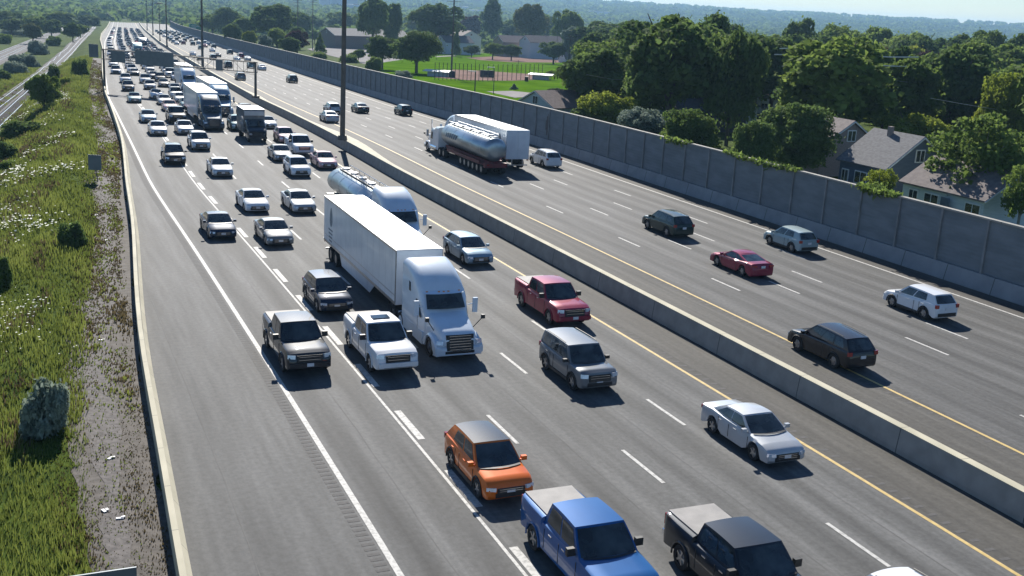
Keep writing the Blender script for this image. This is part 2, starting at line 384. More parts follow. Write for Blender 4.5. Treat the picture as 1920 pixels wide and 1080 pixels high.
# strip of bare gravel outside the barrier
def verge(name,a,b,mt,z,y0=12,y1=320,seed=3):
    r=np.random.default_rng(seed); ys=np.arange(y0,y1,.6); na=np.convolve(r.normal(0,1,len(ys)+8),np.ones(3)/3,'same'); nb=np.convolve(r.normal(0,1,len(ys)+8),np.ones(3)/3,'same')
    V=[]
    for i,y in enumerate(ys):
        for l in (LB(y)+a+.22*na[i]-.5*math.sin(y*.13),LB(y)+b+.18*nb[i]): X,Y=P(y,float(l)); V.append((X,Y,float(G(Y))+z))
    return struct(mesh(name,V,[(2*i,2*i+1,2*i+3,2*i+2) for i in range(len(ys)-1)],mt))
BROWN=mat('dry_weed_soil',(.078,.068,.058),(.130,.115,.10),2.5,.95,bump=.3)
verge('soil_verge',-2.75,.02,BROWN,.03); verge('gravel_verge',-2.2,-1.2,DIRT,.045,seed=5)
# ---------------------------------------------------------------- barriers
def extrude(name,prof,y0,y1,mat_,parent=None,latf=None,step=4,end=True,smooth=None):
    ys=np.arange(y0,y1+.01,step) if step else YS[(YS>=y0)&(YS<=y1)]
    rings=[];UV=[]
    for y in ys:
        b=float(latf(y)) if latf else 0; r=[]
        for (l,z) in (prof(y) if callable(prof) else prof):
            X,Y=P(y,b+l); r.append((X,Y,float(G(Y))+z)); UV.append((l,y))
        rings.append(r)
    m=MB(); m.loft(rings,end); return mesh(name,m.V,m.F,mat_,parent,smooth,uv=UV)
def root_at(name,y,lat):
    X,Y=P(y,lat); e=empty(name,Matrix.Translation((float(X),float(Y),float(G(Y))))); return e
def adopt(o,root):
    mw=o.matrix_world.copy(); o.parent=root; o.matrix_parent_inverse=root.matrix_world.inverted(); return o
bpy.context.view_layer.update()
def bulge(y): return 1.05*sm(1-abs((y-123)/20.))+.5*sm(1-abs((y-182)/14.))
rb=root_at('roadside_barrier',60,-28); tag(rb,'low pale concrete barrier snaking along the left shoulder beside the grass','barrier')
adopt(extrude('barrier_wall',[(0,-.3),(0,.85),(.2,.85),(.27,.35),(.46,.08),(.46,-.3)],-50,1050,CONCY,latf=LB),rb)
mbr=root_at('median_barrier',60,0); tag(mbr,'tall grey concrete median barrier with a sunlit top between the two carriageways','barrier')
adopt(extrude('barrier_wall',lambda y:[(0,-.3),(0,.2),(.1,1.07),(.5+bulge(y),1.07),(.62+bulge(y),.2),(.62+bulge(y),-.3)],-50,1050,CONC),mbr)
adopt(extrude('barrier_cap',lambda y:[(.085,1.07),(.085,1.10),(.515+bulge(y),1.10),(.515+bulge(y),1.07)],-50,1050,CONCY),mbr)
# noise wall
nw=root_at('noise_wall',90,26); tag(nw,'long grey panelled noise wall on a concrete footing beside the right shoulder','wall')
WY0,WY1=46,1000; SP=4.05/1.085; WH=4.75
def wall_piece(name,a,b,prof,mt): return adopt(extrude(name,prof,a,b,mt,step=max(b-a,.01) if b-a<20 else 6),nw)
panel_prof=[(26.12,1.15),(26.12,WH),(26.28,WH),(26.28,1.15)]
nP=98; 
for i in range(nP):
    a=WY0+i*SP; wall_piece('wall_panel',a+.06,a+SP-.06,panel_prof,PANEL)
o=wall_piece('wall_panel',WY0+nP*SP+.06,WY1,panel_prof,PANEL); o['kind']='stuff'
def post_mb(m,y):
    X,Y=P(y,26.14); s=float(SL(y)); rot=Matrix.Rotation(math.atan2(-s,1),3,'Z'); z=float(G(Y))
    m.box((X,Y,z+1.1+(WH-1.1)/2),(.30,.16,WH-1.12),rot); return m
for i in range(nP): adopt(post_mb(MB(),WY0+i*SP).build('wall_post',CONCW),nw)
m=MB()
for i in range(nP,int((WY1-WY0)/SP)): post_mb(m,WY0+i*SP)
o=adopt(m.build('wall_post',CONCW),nw); o['kind']='stuff'
wall_piece('wall_footing',WY0,WY1,[(25.72,-.3),(25.72,.1),(25.94,1.12),(26.4,1.12),(26.4,-.3)],CONCF)
wall_piece('wall_coping',WY0,WY1,[(25.99,WH+.003),(25.99,WH+.12),(26.41,WH+.12),(26.41,WH+.003)],CONC)
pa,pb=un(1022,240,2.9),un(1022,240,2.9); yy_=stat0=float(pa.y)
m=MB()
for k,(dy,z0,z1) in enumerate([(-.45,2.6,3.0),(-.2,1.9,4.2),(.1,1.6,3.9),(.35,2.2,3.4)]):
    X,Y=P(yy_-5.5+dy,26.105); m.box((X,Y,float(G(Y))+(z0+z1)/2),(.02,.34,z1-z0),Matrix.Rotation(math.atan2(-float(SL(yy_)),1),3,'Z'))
adopt(m.build('dark_patch',DARK),nw)  # thin dark upright patch on the wall face
# ---------------------------------------------------------------- light masts
def mast(px,py,label,z0=1.1,Hh=28,r=.3,group='tall lighting masts on the median'):
    v=un(px,py,z0); v.z=float(G(v.y))+z0; e=empty('light_mast',Matrix.Translation(v)); tag(e,label,'light mast',group)
    MB().cyl((0,0,.5),(0,0,Hh),r,10,r*.55).build('pole',GREYM,e,60)
    MB().cyl((0,0,0),(0,0,.5),r*1.9,10,r*1.6).build('base',GREYM,e,30)
    mm=MB().cyl((0,0,Hh),(0,0,Hh+.5),.9,10,.9); 
    for k in range(6):
        a=k*math.pi/3; mm.box((1.3*math.cos(a),1.3*math.sin(a),Hh+.1),(.7,.35,.3),Matrix.Rotation(a,3,'Z'))
    mm.build('lamp_ring',GREYM,e)
    return e
mast(642,262,'nearest dark lighting mast on the median beside the rose sedan',r=.29,Hh=36)
mast(380,131,'dark lighting mast on the median just past the overhead sign frame')
mast(313,88,'dark lighting mast on the median beyond the overhead sign, nearest of the four far ones')
mast(300,77,'thin dark lighting mast second of the four far ones on the median',r=.2,Hh=16)
mast(287,66,'thin dark lighting mast third of the four far ones on the median')
mast(276,57,'thin dark lighting mast farthest of all along the median')
# ---------------------------------------------------------------- overhead sign gantry
def gantry():
    v=un(479,183,1.1); z1=float(G(v.y)); lt=float(LAT(v.x,v.y)); s=float(SL(v.y)); y=v.y
    X0,Y0=P(y,lt)
    e=empty('sign_gantry',Matrix.Translation((float(X0),float(Y0),z1))@Matrix.Rotation(math.atan(-s)*-1+math.pi,4,'Z'))
    tag(e,'grey overhead sign gantry spanning the left carriageway, seen from behind its boards','gantry')
    W=31.; # local +X runs to the left over the carriageway
    lo,hi=5.05,6.65
    MB().cyl((0,0,1.1),(0,0,hi+.1),.22,10,.17).build('post',GREYM,e,60)
    MB().box((0,0,1.25),(.9,.9,.3)).build('post_base',GREYM,e)
    MB().cyl((W,0,-.5),(W,0,hi+.1),.22,10,.17).build('post',GREYM,e,60)
    for dy in (-.5,.5):
        for z in (lo,hi): MB().cyl((0,dy,z),(W,dy,z),.07,6).build('chord',GREYM,e)
    m=MB()
    n=16
    for k in range(n+1):
        x=W*k/n
        for dy in (-.5,.5): m.cyl((x,dy,lo),(x,dy,hi),.035,5)
        if k<n: m.cyl((x,.5,lo if k%2 else hi),(x+W/n,.5,hi if k%2 else lo),.03,5); m.cyl((x,-.5,lo),(x+W/n,.5,lo),.03,5)
    m.build('bracing',GREYM,e)
    m=MB().box((W/2,.0,lo-.28),(W*.98,.5,.05)); m.build('walkway',GREYM,e)
    def board(pxa,pxb,za,zb):
        # pixel span to span along the gantry
        xs=[]
        for px in (pxa,pxb):
            best=min(np.arange(-3,36,.05),key=lambda x:abs(proj(e.matrix_world@Vector((x,0,6)))[0]-px)); xs.append(best)
        xa,xb=xs
        b=MB().box(((xa+xb)/2,.72,(za+zb)/2),(abs(xb-xa),.06,zb-za)).build('sign_board',SIGNB,e)
        for k in range(3):
            x=min(xa,xb)+abs(xb-xa)*(k+.5)/3; MB().box((x,.62,(za+zb)/2),(.08,.12,zb-za)).build('bracket',GREYM,b)
    board(331,259,4.7,7.1); board(240,214,4.75,6.6); board(423,410,4.9,6.7)
    board(190,173,5.2,7.4)
def proj(v):
    a=np.array([v[0],v[1],v[2]-CAM_H]); d=a@FWD; return 960+F_PX*(a@RT)/d,540-F_PX*(a@UP)/d
bpy.context.view_layer.update(); gantry_done=False
def _gm():
    gantry()
_gm()
# green guide sign facing us over the right carriageway, far off
def green_sign():
    v=un(356,66); e=empty('guide_sign',Matrix.Translation(v)); tag(e,'small distant green guide sign above the far right shoulder before the wall','sign')
    k=v.y/F_PX
    a=MB().box((11*k,0,0+15*k),(25*k,.2,11*k)).build('sign_board',SIGNG,e)
    for x in (2,20): MB().cyl((x*k,.2,-2),(x*k,.2,12*k),.15,6).build('post',GREYM,e)
    m=MB()
    for zz,x0,x1 in ((17,3,18),(13.5,3,12)): m.box(((x0+x1)/2*k,-.12,zz*k),((x1-x0)*k,.02,1.1*k))
    m.build('legend',WHITEP,a)
green_sign()
# back-facing boards beside the left barrier
v=un(185,341); e=empty('road_sign',Matrix.Translation((v.x,v.y,float(H(v.x,v.y))))); tag(e,'small grey sign back on a thin leaning post in the grass by the barrier','sign')
vv=Vector((v.x,v.y,float(H(v.x,v.y)))); k=v.y/F_PX*1.03
MB().cyl((0,0,-.3),(-5*k,0,24*k),.05,6).build('post',GREYM,e)
MB().box((-5*k,-.08,36*k),(24*k,.04,28*k)).build('sign_board',SIGNB,e)
c1=at(255,1056,26.5); c2=at(90,1097,25.6)
dv=(c2-c1); mid=(c1+c2)/2; e=empty('road_sign',Matrix.Translation((mid.x,mid.y,float(H(mid.x,mid.y))))); tag(e,'dark back of a large sign cut off at the bottom left corner','sign')
hz=c1.z-float(H(c1.x,c1.y))
rot=Matrix.Rotation(math.atan2(dv.y,dv.x),3,'Z')
b=MB().box((0,0,(mid.z-float(H(mid.x,mid.y)))-.6),(dv.length,.05,1.25),rot).build('sign_board',SIGNB,e)
MB().box((0.1,0.06,(mid.z-float(H(mid.x,mid.y)))-.6),(.09,.06,1.2),rot).build('bracket',GREYM,b)
MB().cyl((0,.12,-.4),(0,.12,(mid.z-float(H(mid.x,mid.y)))-.3),.06,6).build('post',GREYM,e)
# ---------------------------------------------------------------- railway
def trace(name,pts,zo,offs,prof,mat_,parent=None,z1=0):
    W_=[un(px,py,zo) for px,py in pts]; ys=np.array([q.y for q in W_]); xs=np.array([q.x for q in W_])
    return ys,xs
BROWN0=mat('dark_sleeper',(.06,.055,.05),(.1,.09,.085),3,.9)
def rail_line(label,pts,zo,y0,y1,ballast_w,group):
    Wp=sorted([(q.y,q.x) for q in (un(px,py,zo) for px,py in pts)])
    ys=np.array([a[0] for a in Wp]); xs=np.array([a[1] for a in Wp])
    c=np.polyfit(ys,xs,1 if len(ys)<4 else 2)
    def X(y): return np.polyval(c,y)
    def base(y,x): return float(H(x,y))
    st=np.concatenate([np.arange(y0,400,8),np.arange(400,y1,25)])
    e=empty('railway_track',Matrix.Translation((float(X(y0+20)),y0+20,base(y0+20,float(X(y0+20)))))); tag(e,label,'railway track',group)
    bpy.context.view_layer.update()
    def sw(name,prof,mt,off=0):
        rings=[]
        for y in st:
            x=float(X(y)); s=float(X(y+1)-X(y)); n=math.sqrt(1+s*s)
            rings.append([(x+(l+off)/n,y-(l+off)*s/n,base(y,x)+z) for l,z in prof])
        return adopt(MB().loft(rings).build(name,mt),e)
    sw('ballast',[(-ballast_w,-.4),(-ballast_w+1,.42),(ballast_w-1,.42),(ballast_w,-.4)],BALLAST)
    for off in (-.72,.72): sw('rail',[(-.06,.45),(-.06,.62),(.06,.62),(.06,.45)],RAILM,off)
    m=MB()
    for y in np.arange(y0,260,.75):
        x=float(X(y)); s=float(X(y+1)-X(y)); m.box((x,y,base(y,x)+.42),(2.5,.24,.1),Matrix.Rotation(-math.atan(s),3,'Z'))
    o=adopt(m.build('sleeper',BROWN0),e); o['kind']='stuff'
g='railway tracks left of the highway'

rail_line('left one of the two near railway tracks beyond the grass slope',[(0,196),(38,168),(93,125),(160,63)],-3.6,80,900,2.7,g)
rail_line('right one of the two near railway tracks, nearest the highway',[(8,222),(52,185),(107,136),(140,102),(176,60)],-3.6,80,900,2.6,g)
rail_line('upper of the two far railway tracks at the left edge',[(0,102),(57,79),(107,57)],-4,180,900,2.7,g)
rail_line('lower of the two far railway tracks at the left edge',[(0,113),(24,104),(80,76)],-4,180,900,2.7,g)
# ---------------------------------------------------------------- vehicles: local +X forward, +Y left, Z up, origin on the ground
def pl(tab,x): return float(np.interp(x,[a for a,_ in tab],[b for _,b in tab]))
SPEC=dict(
 sedan=dict(L=4.75,W=1.83,H=1.46,r=.335,wb=(.60,-.58),sill=.2,
   top=[(-1,.56),(-.985,.84),(-.95,.97),(-.66,1.03),(-.3,.98),(.3,.95),(.44,.95),(.8,.82),(.93,.70),(.98,.60),(1,.48)],
   A0=.46,A1=.12,D1=-.36,D0=-.70,rh=1.43,rd=1.38,sw=((.07,.47),(.50,.88))),
 coupe=dict(L=4.85,W=1.85,H=1.38,r=.34,wb=(.60,-.58),sill=.18,
   top=[(-1,.56),(-.985,.86),(-.94,.99),(-.72,1.02),(-.3,.95),(.3,.92),(.44,.92),(.8,.80),(.93,.68),(.98,.58),(1,.46)],
   A0=.42,A1=.08,D1=-.26,D0=-.74,rh=1.36,rd=1.31,sw=((.10,.60),(.63,.88))),
 suv=dict(L=4.75,W=1.9,H=1.72,r=.37,wb=(.60,-.58),sill=.26,
   top=[(-1,.58),(-.985,.98),(-.955,1.10),(-.6,1.12),(.35,1.07),(.48,1.06),(.84,.96),(.94,.84),(.985,.68),(1,.52)],
   A0=.50,A1=.16,D1=-.76,D0=-.955,rh=1.70,rd=1.62,sw=((.07,.37),(.39,.66),(.69,.90)),rails=1),
 cuv=dict(L=4.35,W=1.82,H=1.6,r=.35,wb=(.60,-.59),sill=.24,
   top=[(-1,.56),(-.985,.92),(-.95,1.05),(-.6,1.07),(.35,1.01),(.48,1.0),(.84,.90),(.94,.78),(.985,.62),(1,.48)],
   A0=.50,A1=.14,D1=-.76,D0=-.945,rh=1.60,rd=1.53,sw=((.07,.40),(.43,.76)),dark=1),
 boxy=dict(L=4.5,W=1.93,H=1.8,r=.38,wb=(.62,-.60),sill=.3,
   top=[(-1,.6),(-.99,1.05),(-.97,1.16),(-.6,1.16),(.35,1.13),(.46,1.12),(.88,1.06),(.96,.96),(.99,.75),(1,.55)],
   A0=.47,A1=.22,D1=-.90,D0=-.975,rh=1.79,rd=1.76,sw=((.06,.34),(.37,.64),(.67,.93)),rails=1,dark=1),
 wagon=dict(L=4.75,W=1.86,H=1.58,r=.35,wb=(.60,-.58),sill=.22,
   top=[(-1,.56),(-.985,.92),(-.955,1.03),(-.6,1.04),(.35,1.0),(.46,.99),(.82,.88),(.94,.76),(.985,.62),(1,.5)],
   A0=.48,A1=.14,D1=-.74,D0=-.95,rh=1.54,rd=1.46,sw=((.07,.38),(.41,.68),(.71,.9)),rails=1),
 van=dict(L=5.1,W=1.98,H=1.78,r=.36,wb=(.60,-.60),sill=.22,
   top=[(-1,.58),(-.99,1.0),(-.97,1.10),(-.6,1.1),(.4,1.05),(.6,1.04),(.86,.92),(.95,.8),(.985,.66),(1,.5)],
   A0=.62,A1=.24,D1=-.86,D0=-.975,rh=1.76,rd=1.70,sw=((.08,.36),(.39,.66),(.69,.93))),
 pickup=dict(L=5.85,W=2.05,H=1.95,r=.41,wb=(.63,-.58),sill=.36,bed=1,
   top=[(-1,.75),(-.992,1.30),(-.98,1.37),(-.41,1.37),(-.40,1.24),(.30,1.26),(.40,1.27),(.86,1.18),(.95,1.08),(.985,.88),(1,.66)],
   A0=.45,A1=.22,D1=-.33,D0=-.395,rh=1.93,rd=1.91,sw=((.07,.48),(.52,.93))),
)
def half_w(x,W):
    a=abs(x)
    k=np.interp(a,[0,.7,.86,.95,.985,1],[1,.998,.98,.95,.90,.80])
    return W/2*k
def car_proto(kind):
    S=SPEC[kind]; L,W=S['L'],S['W']; h=L/2; parts=[]
    xs=set([-1,-.985,-.95,-.9,-.3,0,.2,.9,.95,.985,1]+[a for a,_ in S['top']])
    R_=S['r']*1.17
    for wx in S['wb']:
        for k in np.linspace(-1,1,9): xs.add(round(wx+k*R_/h*.999,4))
    xs=sorted(x for x in xs if -1<=x<=1)
    rings=[]
    for x in xs:
        w=half_w(x,W); zt=pl(S['top'],x); zs=S['sill']+ (.10 if abs(x)>.97 else 0)
        for wx in S['wb']:
            d=abs(x-wx)*h
            if d<R_: zs=max(zs,S['r']+math.sqrt(R_*R_-d*d))
        zs=min(zs,zt-.12)
        zm=max(zs+.04,zt*.62)
        pts=[(0,zs),(w*.88,zs),(w*.985,zs+.03),(w*1.0,zm),(w*.985,max(zt-.14,zm+.01)),(w*.945,zt-.045),(w*.86,zt),(w*.45,zt+.018),(0,zt+.022)]
        ring=[(x*h,y,z) for y,z in pts]+[(x*h,-y,z) for y,z in pts[-2:0:-1]]
        rings.append(ring)
    m=MB(); m.loft(rings)
    # cabin surfaces
    zb0=pl(S['top'],S['A0']); zb1=pl(S['top'],S['D0']); wb_=W/2*.93; wr=W/2*(.74 if kind!='pickup' else .78)
    if kind=='boxy': wr=W/2*.80
    def side(u,v,sg,off=0):
        xb=S['A0']*(1-u)+S['D0']*u; xr=S['A1']*(1-u)+S['D1']*u
        zb=pl(S['top'],xb)-.03; zr=(S['rh']*(1-u)+S['rd']*u)-.035+.05*(4*u*(1-u))*.5
        tap=1-.05*u
        yb=wb_*(1-.06*u*u); yr=wr*tap
        vv=v; bow=.035*4*v*(1-v)*.5
        return ((xb*(1-vv)+xr*vv)*h,sg*(yb*(1-vv)+yr*vv+bow+off),zb*(1-vv)+zr*vv)
    def front(s,v,off=0):
        a=side(0,v,1); bul=.17*(1-s*s)*(1-.55*v); z=a[2]+.035*v*(1-s*s)
        return (a[0]+bul+off*.6,s*a[1],z+off)
    def rear(s,v,off=0):
        a=side(1,v,1); bul=.10*(1-s*s)*(1-.5*v) if kind!='pickup' else .02; z=a[2]+.03*v*(1-s*s)
        return (a[0]-bul-off,s*a[1],z+off*.5)
    us=np.linspace(0,1,9); vs=np.linspace(0,1,4); ss=np.linspace(-1,1,7)
    m.grid(lambda u,v:side(u,v,1),us,vs); m.grid(lambda u,v:side(u,v,-1),us,vs,True)
    m.grid(front,ss,vs); m.grid(rear,ss,vs,True)
    body=('body',m,'P',35)
    def roof(s,u,off=0):
        f=front(s,1); r=rear(s,1); e=side(u,1,1)
        x=f[0]*(1-u)+r[0]*u; y=s*e[1]; z=e[2]+.04*(1-s*s)+off
        return (x,y,z)
    rm=MB(); rm.grid(lambda s,u:roof(s,u,.002),ss,us)
    parts.append(body); parts.append(('roof',rm,'ROOF',180))
    w_=MB(); w_.grid(lambda s,v:front(s,v,.008),np.linspace(-.93,.93,7),np.linspace(.05,.93,4)); parts.append(('windshield',w_,GLASS,180))
    w_=MB(); w_.grid(lambda s,v:rear(s,v,.008),np.linspace(-.88,.88,7),np.linspace(.12 if kind!='pickup' else .25,.90,4),True); parts.append(('rear_window',w_,GLASS,180))
    for a,b in S['sw']:
        for sg in (1,-1):
            w_=MB(); w_.grid(lambda u,v:side(u,v,sg,.008),np.linspace(a,b,4),np.linspace(.14,.88,3),sg<0); parts.append(('side_window',w_,GLASS,180))
    for sg in (1,-1):
        for u0 in ((.02,.49,.90) if kind!='coupe' else (.02,.62)):
            e0=side(u0,0,sg); xx=min(max(e0[0],(S['wb'][1]*h+R_*1.02)),(S['wb'][0]*h-R_*1.02)); zt0=e0[2]-.02
            q=MB(); q.box((xx,sg*(W/2-.002),(zt0-.08+S['sill']+.12)/2),(.022,.012,zt0-.08-S['sill']-.12)); parts.append(('door_seam',q,PLAST,None))
    q=MB(); cz_=pl(S['top'],S['A0']); q.grid(lambda s_,v:(front(s_,0)[0]+.015+.10*v,s_*W*.415,cz_+.034-.012*v-.01*s_*s_),np.linspace(-1,1,7),(0,1),True); parts.append(('cowl',q,PLAST,None))
    if kind in('suv','cuv','boxy','pickup'):
        for wx in S['wb']:
            for sg in (1,-1):
                q=MB(); aa=np.linspace(-.15,math.pi+.15,11); pr=[(wx*h+R_*math.cos(a),sg*(half_w(wx,W)+.004),S['r']+R_*math.sin(a)) for a in aa]
                for a_,b_ in zip(pr,pr[1:]): q.cyl(a_,b_,.035,5)
                parts.append(('arch_trim',q,PLAST if kind!='pickup' else 'P',None))
    # black B pillar filler as one belt trim per side is inside the glass tone; lamps, grille, plates
    zf=pl(S['top'],.95)
    big=kind in('pickup','boxy','suv','van')
    for sg in (1,-1):
        q=MB(); q.box((h*.955,sg*W*.375,zf-.13),(.16,.34,.12 if not big else .17),Matrix.Rotation(sg*R(26),3,'Z')@Matrix.Rotation(R(-12),3,'Y')); parts.append(('headlight',q,LAMP,None))
        q=MB()
        if kind in('suv','van','cuv','boxy','wagon'): q.box((-h*.972,sg*W*.41,pl(S['top'],-.95)-.12),(.12,.22,.2))
        elif kind=='pickup': q.box((-h*.99,sg*W*.40,1.12),(.08,.16,.36))
        else: q.box((-h*.968,sg*W*.36,.84),(.12,.40,.14),Matrix.Rotation(sg*R(-16),3,'Z'))
        parts.append(('tail_light',q,TAIL,None))
        q=MB(); xm=S['A0']*.80*h; zm_=pl(S['top'],S['A0'])+.02; 
        q.box((xm,sg*(W/2+.09),zm_+(.06 if kind!='pickup' else .1)),(.14,.2 if kind!='pickup' else .24,.15 if kind!='pickup' else .24)); q.box((xm,sg*(W/2-.02),zm_-.0),(.08,.14,.05)); parts.append(('mirror',q,'P' if kind not in('pickup','boxy') else PLAST,None))
        for u0 in (.25,.62):
            e=side(u0,0,sg); q=MB(); q.box((e[0]-.25,sg*(W/2+.006),pl(S['top'],u0)*.0+e[2]-.14),(.2,.03,.035)); parts.append(('door_handle',q,CHROME if kind=='pickup' else 'P',None))
    q=MB(); gh=.2 if not big else (.3 if kind!='pickup' else .4)
    q.box((h*.985,0,zf-.20-(gh-.2)*.3),(.10,W*.55,gh),Matrix.Rotation(R(-6),3,'Y')); parts.append(('grille',q,PLAST,None))
    q=MB(); 
    for k in (-.35,0,.35): q.box((h*1.0+.002,0,zf-.20-(gh-.2)*.3+k*gh),(.05,W*.47,.018))
    parts.append(('grille_bar',q,CHROME,None,'grille'))
    q=MB(); q.box((h*.985,0,S['sill']+.17),(.12,W*.62,.16)); parts.append(('air_intake',q,PLAST,None))
    if kind=='pickup':
        q=MB(); q.box((h+.03,0,.60),(.16,W*.88,.2)); parts.append(('bumper',q,'P',None))
        q=MB(); q.box((-h-.04,0,.62),(.16,W*.86,.18)); parts.append(('bumper',q,CHROME,None))
        q=MB(); q.box(((-.978-.412)/2*h,0,1.40),((.978-.412)*h,W*.80,.035)); parts.append(('bed_cover',q,COVER,None))
    elif S.get('dark') :
        for sg in (1,-1):
            q=MB(); q.box((0,sg*(W/2-.005),S['sill']+.05),((S['wb'][0]-S['wb'][1])*h-2*R_,.05,.13)); parts.append(('side_sill',q,PLAST,None))
        q=MB(); q.box((-h*.985,0,S['sill']+.2),(.12,W*.74,.2)); parts.append(('bumper',q,PLAST,None))
    if S.get('rails'):
        for sg in (1,-1):
            q=MB(); pts=[(lambda p:(p[0],p[1]*1.0,p[2]+.055))(side(u,1,sg)) for u in np.linspace(.1,.9,6)]
            for a,b in zip(pts,pts[1:]): q.cyl(a,b,.02,5)
            parts.append(('roof_rail',q,PLAST,None))
    q=MB(); q.box((h+.01 if kind!='pickup' else h+.12,0,S['sill']+.26 if kind!='pickup' else .62),(.03,.30,.15)); parts.append(('license_plate',q,PLATE,None))
    q=MB(); q.box((-h-.01 if kind!='pickup' else -h-.13,0,.80 if kind!='pickup' else .64),(.03,.30,.15)); parts.append(('license_plate',q,PLATE,None))
    for wx in S['wb']:
        for sg in (1,-1): parts.append(('wheel',wheel(wx*h,sg*(W/2-.115),S['r'],.23,sg),RUB,40,None,rimm(wx*h,sg*(W/2-.115),S['r'],.23,sg)))
    return S,parts
def wheel(x,y,r,w_,sg):
    m=MB(); n=18; prof=[(r*.60,-w_/2+.01),(r*.93,-w_/2),(r,-w_/2+.03),(r,w_/2-.03),(r*.93,w_/2),(r*.60,w_/2-.01)]
    rings=[]
    for k in range(n):
        a=2*math.pi*k/n; rings.append([(x+math.cos(a)*q,y+z,r+math.sin(a)*q) for q,z in prof])
    rings.append(rings[0]); m.loft(rings,False); return m
def rimm(x,y,r,w_,sg):
    m=MB(); yo=y+sg*(w_/2-.03)
    m.cyl((x,y-sg*(w_/2-.03),r),(x,yo-sg*.03,r),r*.60,16)
    for k in range(5):
        a=2*math.pi*k/5; m.box((x+math.cos(a)*r*.32,yo-.005*sg,r+math.sin(a)*r*.32),(r*.52,.035,r*.16),Matrix.Rotation(-a,3,'Y'))
    m.cyl((x,yo-.03*sg,r),(x,yo+.01*sg,r),r*.13,8)
    return m
VS=1.04
def frame(v,lat_dir,z=None,ang=0):
    """matrix at ground point v, heading along the road (lat_dir -1: towards the camera, +1: away)"""
    y=v.y; l=float(LAT(v.x,v.y)); 
    s=float(SL(stat(v))); f=Vector((s,1,float(G(y+1)-G(y-1))/2)).normalized()*lat_dir
    if ang: f=Matrix.Rotation(R(ang),3,'Z')@f
    left=Vector((0,0,1)).cross(f).normalized(); up=f.cross(left)
    return Matrix(((f.x,left.x,up.x,v.x),(f.y,left.y,up.y,v.y),(f.z,left.z,up.z,v.z+.008),(0,0,0,1)))
def stat(v):
    l=float(LAT(v.x,v.y)); y=v.y
    for _ in range(4): y+=v.y-float(P(y,l)[1])
    return y
PROTO={}
def make_vehicle(kind,pname,mw,roof=None):
    """first of a kind builds the meshes, later ones copy the objects and share their mesh data"""
    pm=PA[pname]; rm=PA[roof] if roof else pm
    e=empty(KN[kind],mw@Matrix.Scale(VS,4))
    if kind not in PROTO:
        S,parts=car_proto(kind); lst=[]
        for p in parts:
            name,m,mt,smt=p[:4]
            me=mesh(name,m.V,m.F,[pm if mt in('P','ROOF') else mt],None,smt)
            COL.objects.unlink(me); rim=None
            if len(p)>5:
                q=p[5]; rim=mesh('rim',q.V,q.F,[ALLOY]); COL.objects.unlink(rim)
            lst.append((name,me,mt,p[4] if len(p)>4 else None,rim))
        PROTO[kind]=lst
    made={}
    for name,src,mt,par,rim in PROTO[kind]:
        o=src.copy(); COL.objects.link(o); o.parent=made[par] if par else e; made[name]=o
        if mt in('P','ROOF'):
            o.material_slots[0].link='OBJECT'; o.material_slots[0].material=pm if mt=='P' else rm
        if rim is not None:
            q=rim.copy(); COL.objects.link(q); q.parent=o
    return e
KN=dict(sedan='sedan',coupe='coupe',suv='suv',cuv='crossover',boxy='suv',wagon='wagon',van='minivan',pickup='pickup_truck')
KC=dict(sedan='car',coupe='car',suv='SUV',cuv='SUV',boxy='SUV',wagon='car',van='minivan',pickup='pickup truck')
GL,GR='vehicles driving towards the camera','vehicles driving away from the camera'
def extra(e,name,m,mt,parent=None): return m.build(name,mt,parent or e)
def veh(kind,pname,bbox,label,side='L',anchor='c',roof=None,lat=None,ang=0):
    x0,y0,x1,y1=bbox; S=SPEC[kind]
    v=un((x0+x1)/2,(y0+y1)/2,S['H']*VS*.5)
    v.z=float(G(v.y))
    if lat is not None: X,Y=P(stat(v),lat); v=Vector((float(X),float(Y),float(G(Y))))
    e=make_vehicle(kind,pname,frame(v,-1 if side=='L' else 1,ang=ang),roof)
    tag(e,label,KC[kind],GL if side=='L' else GR); return e
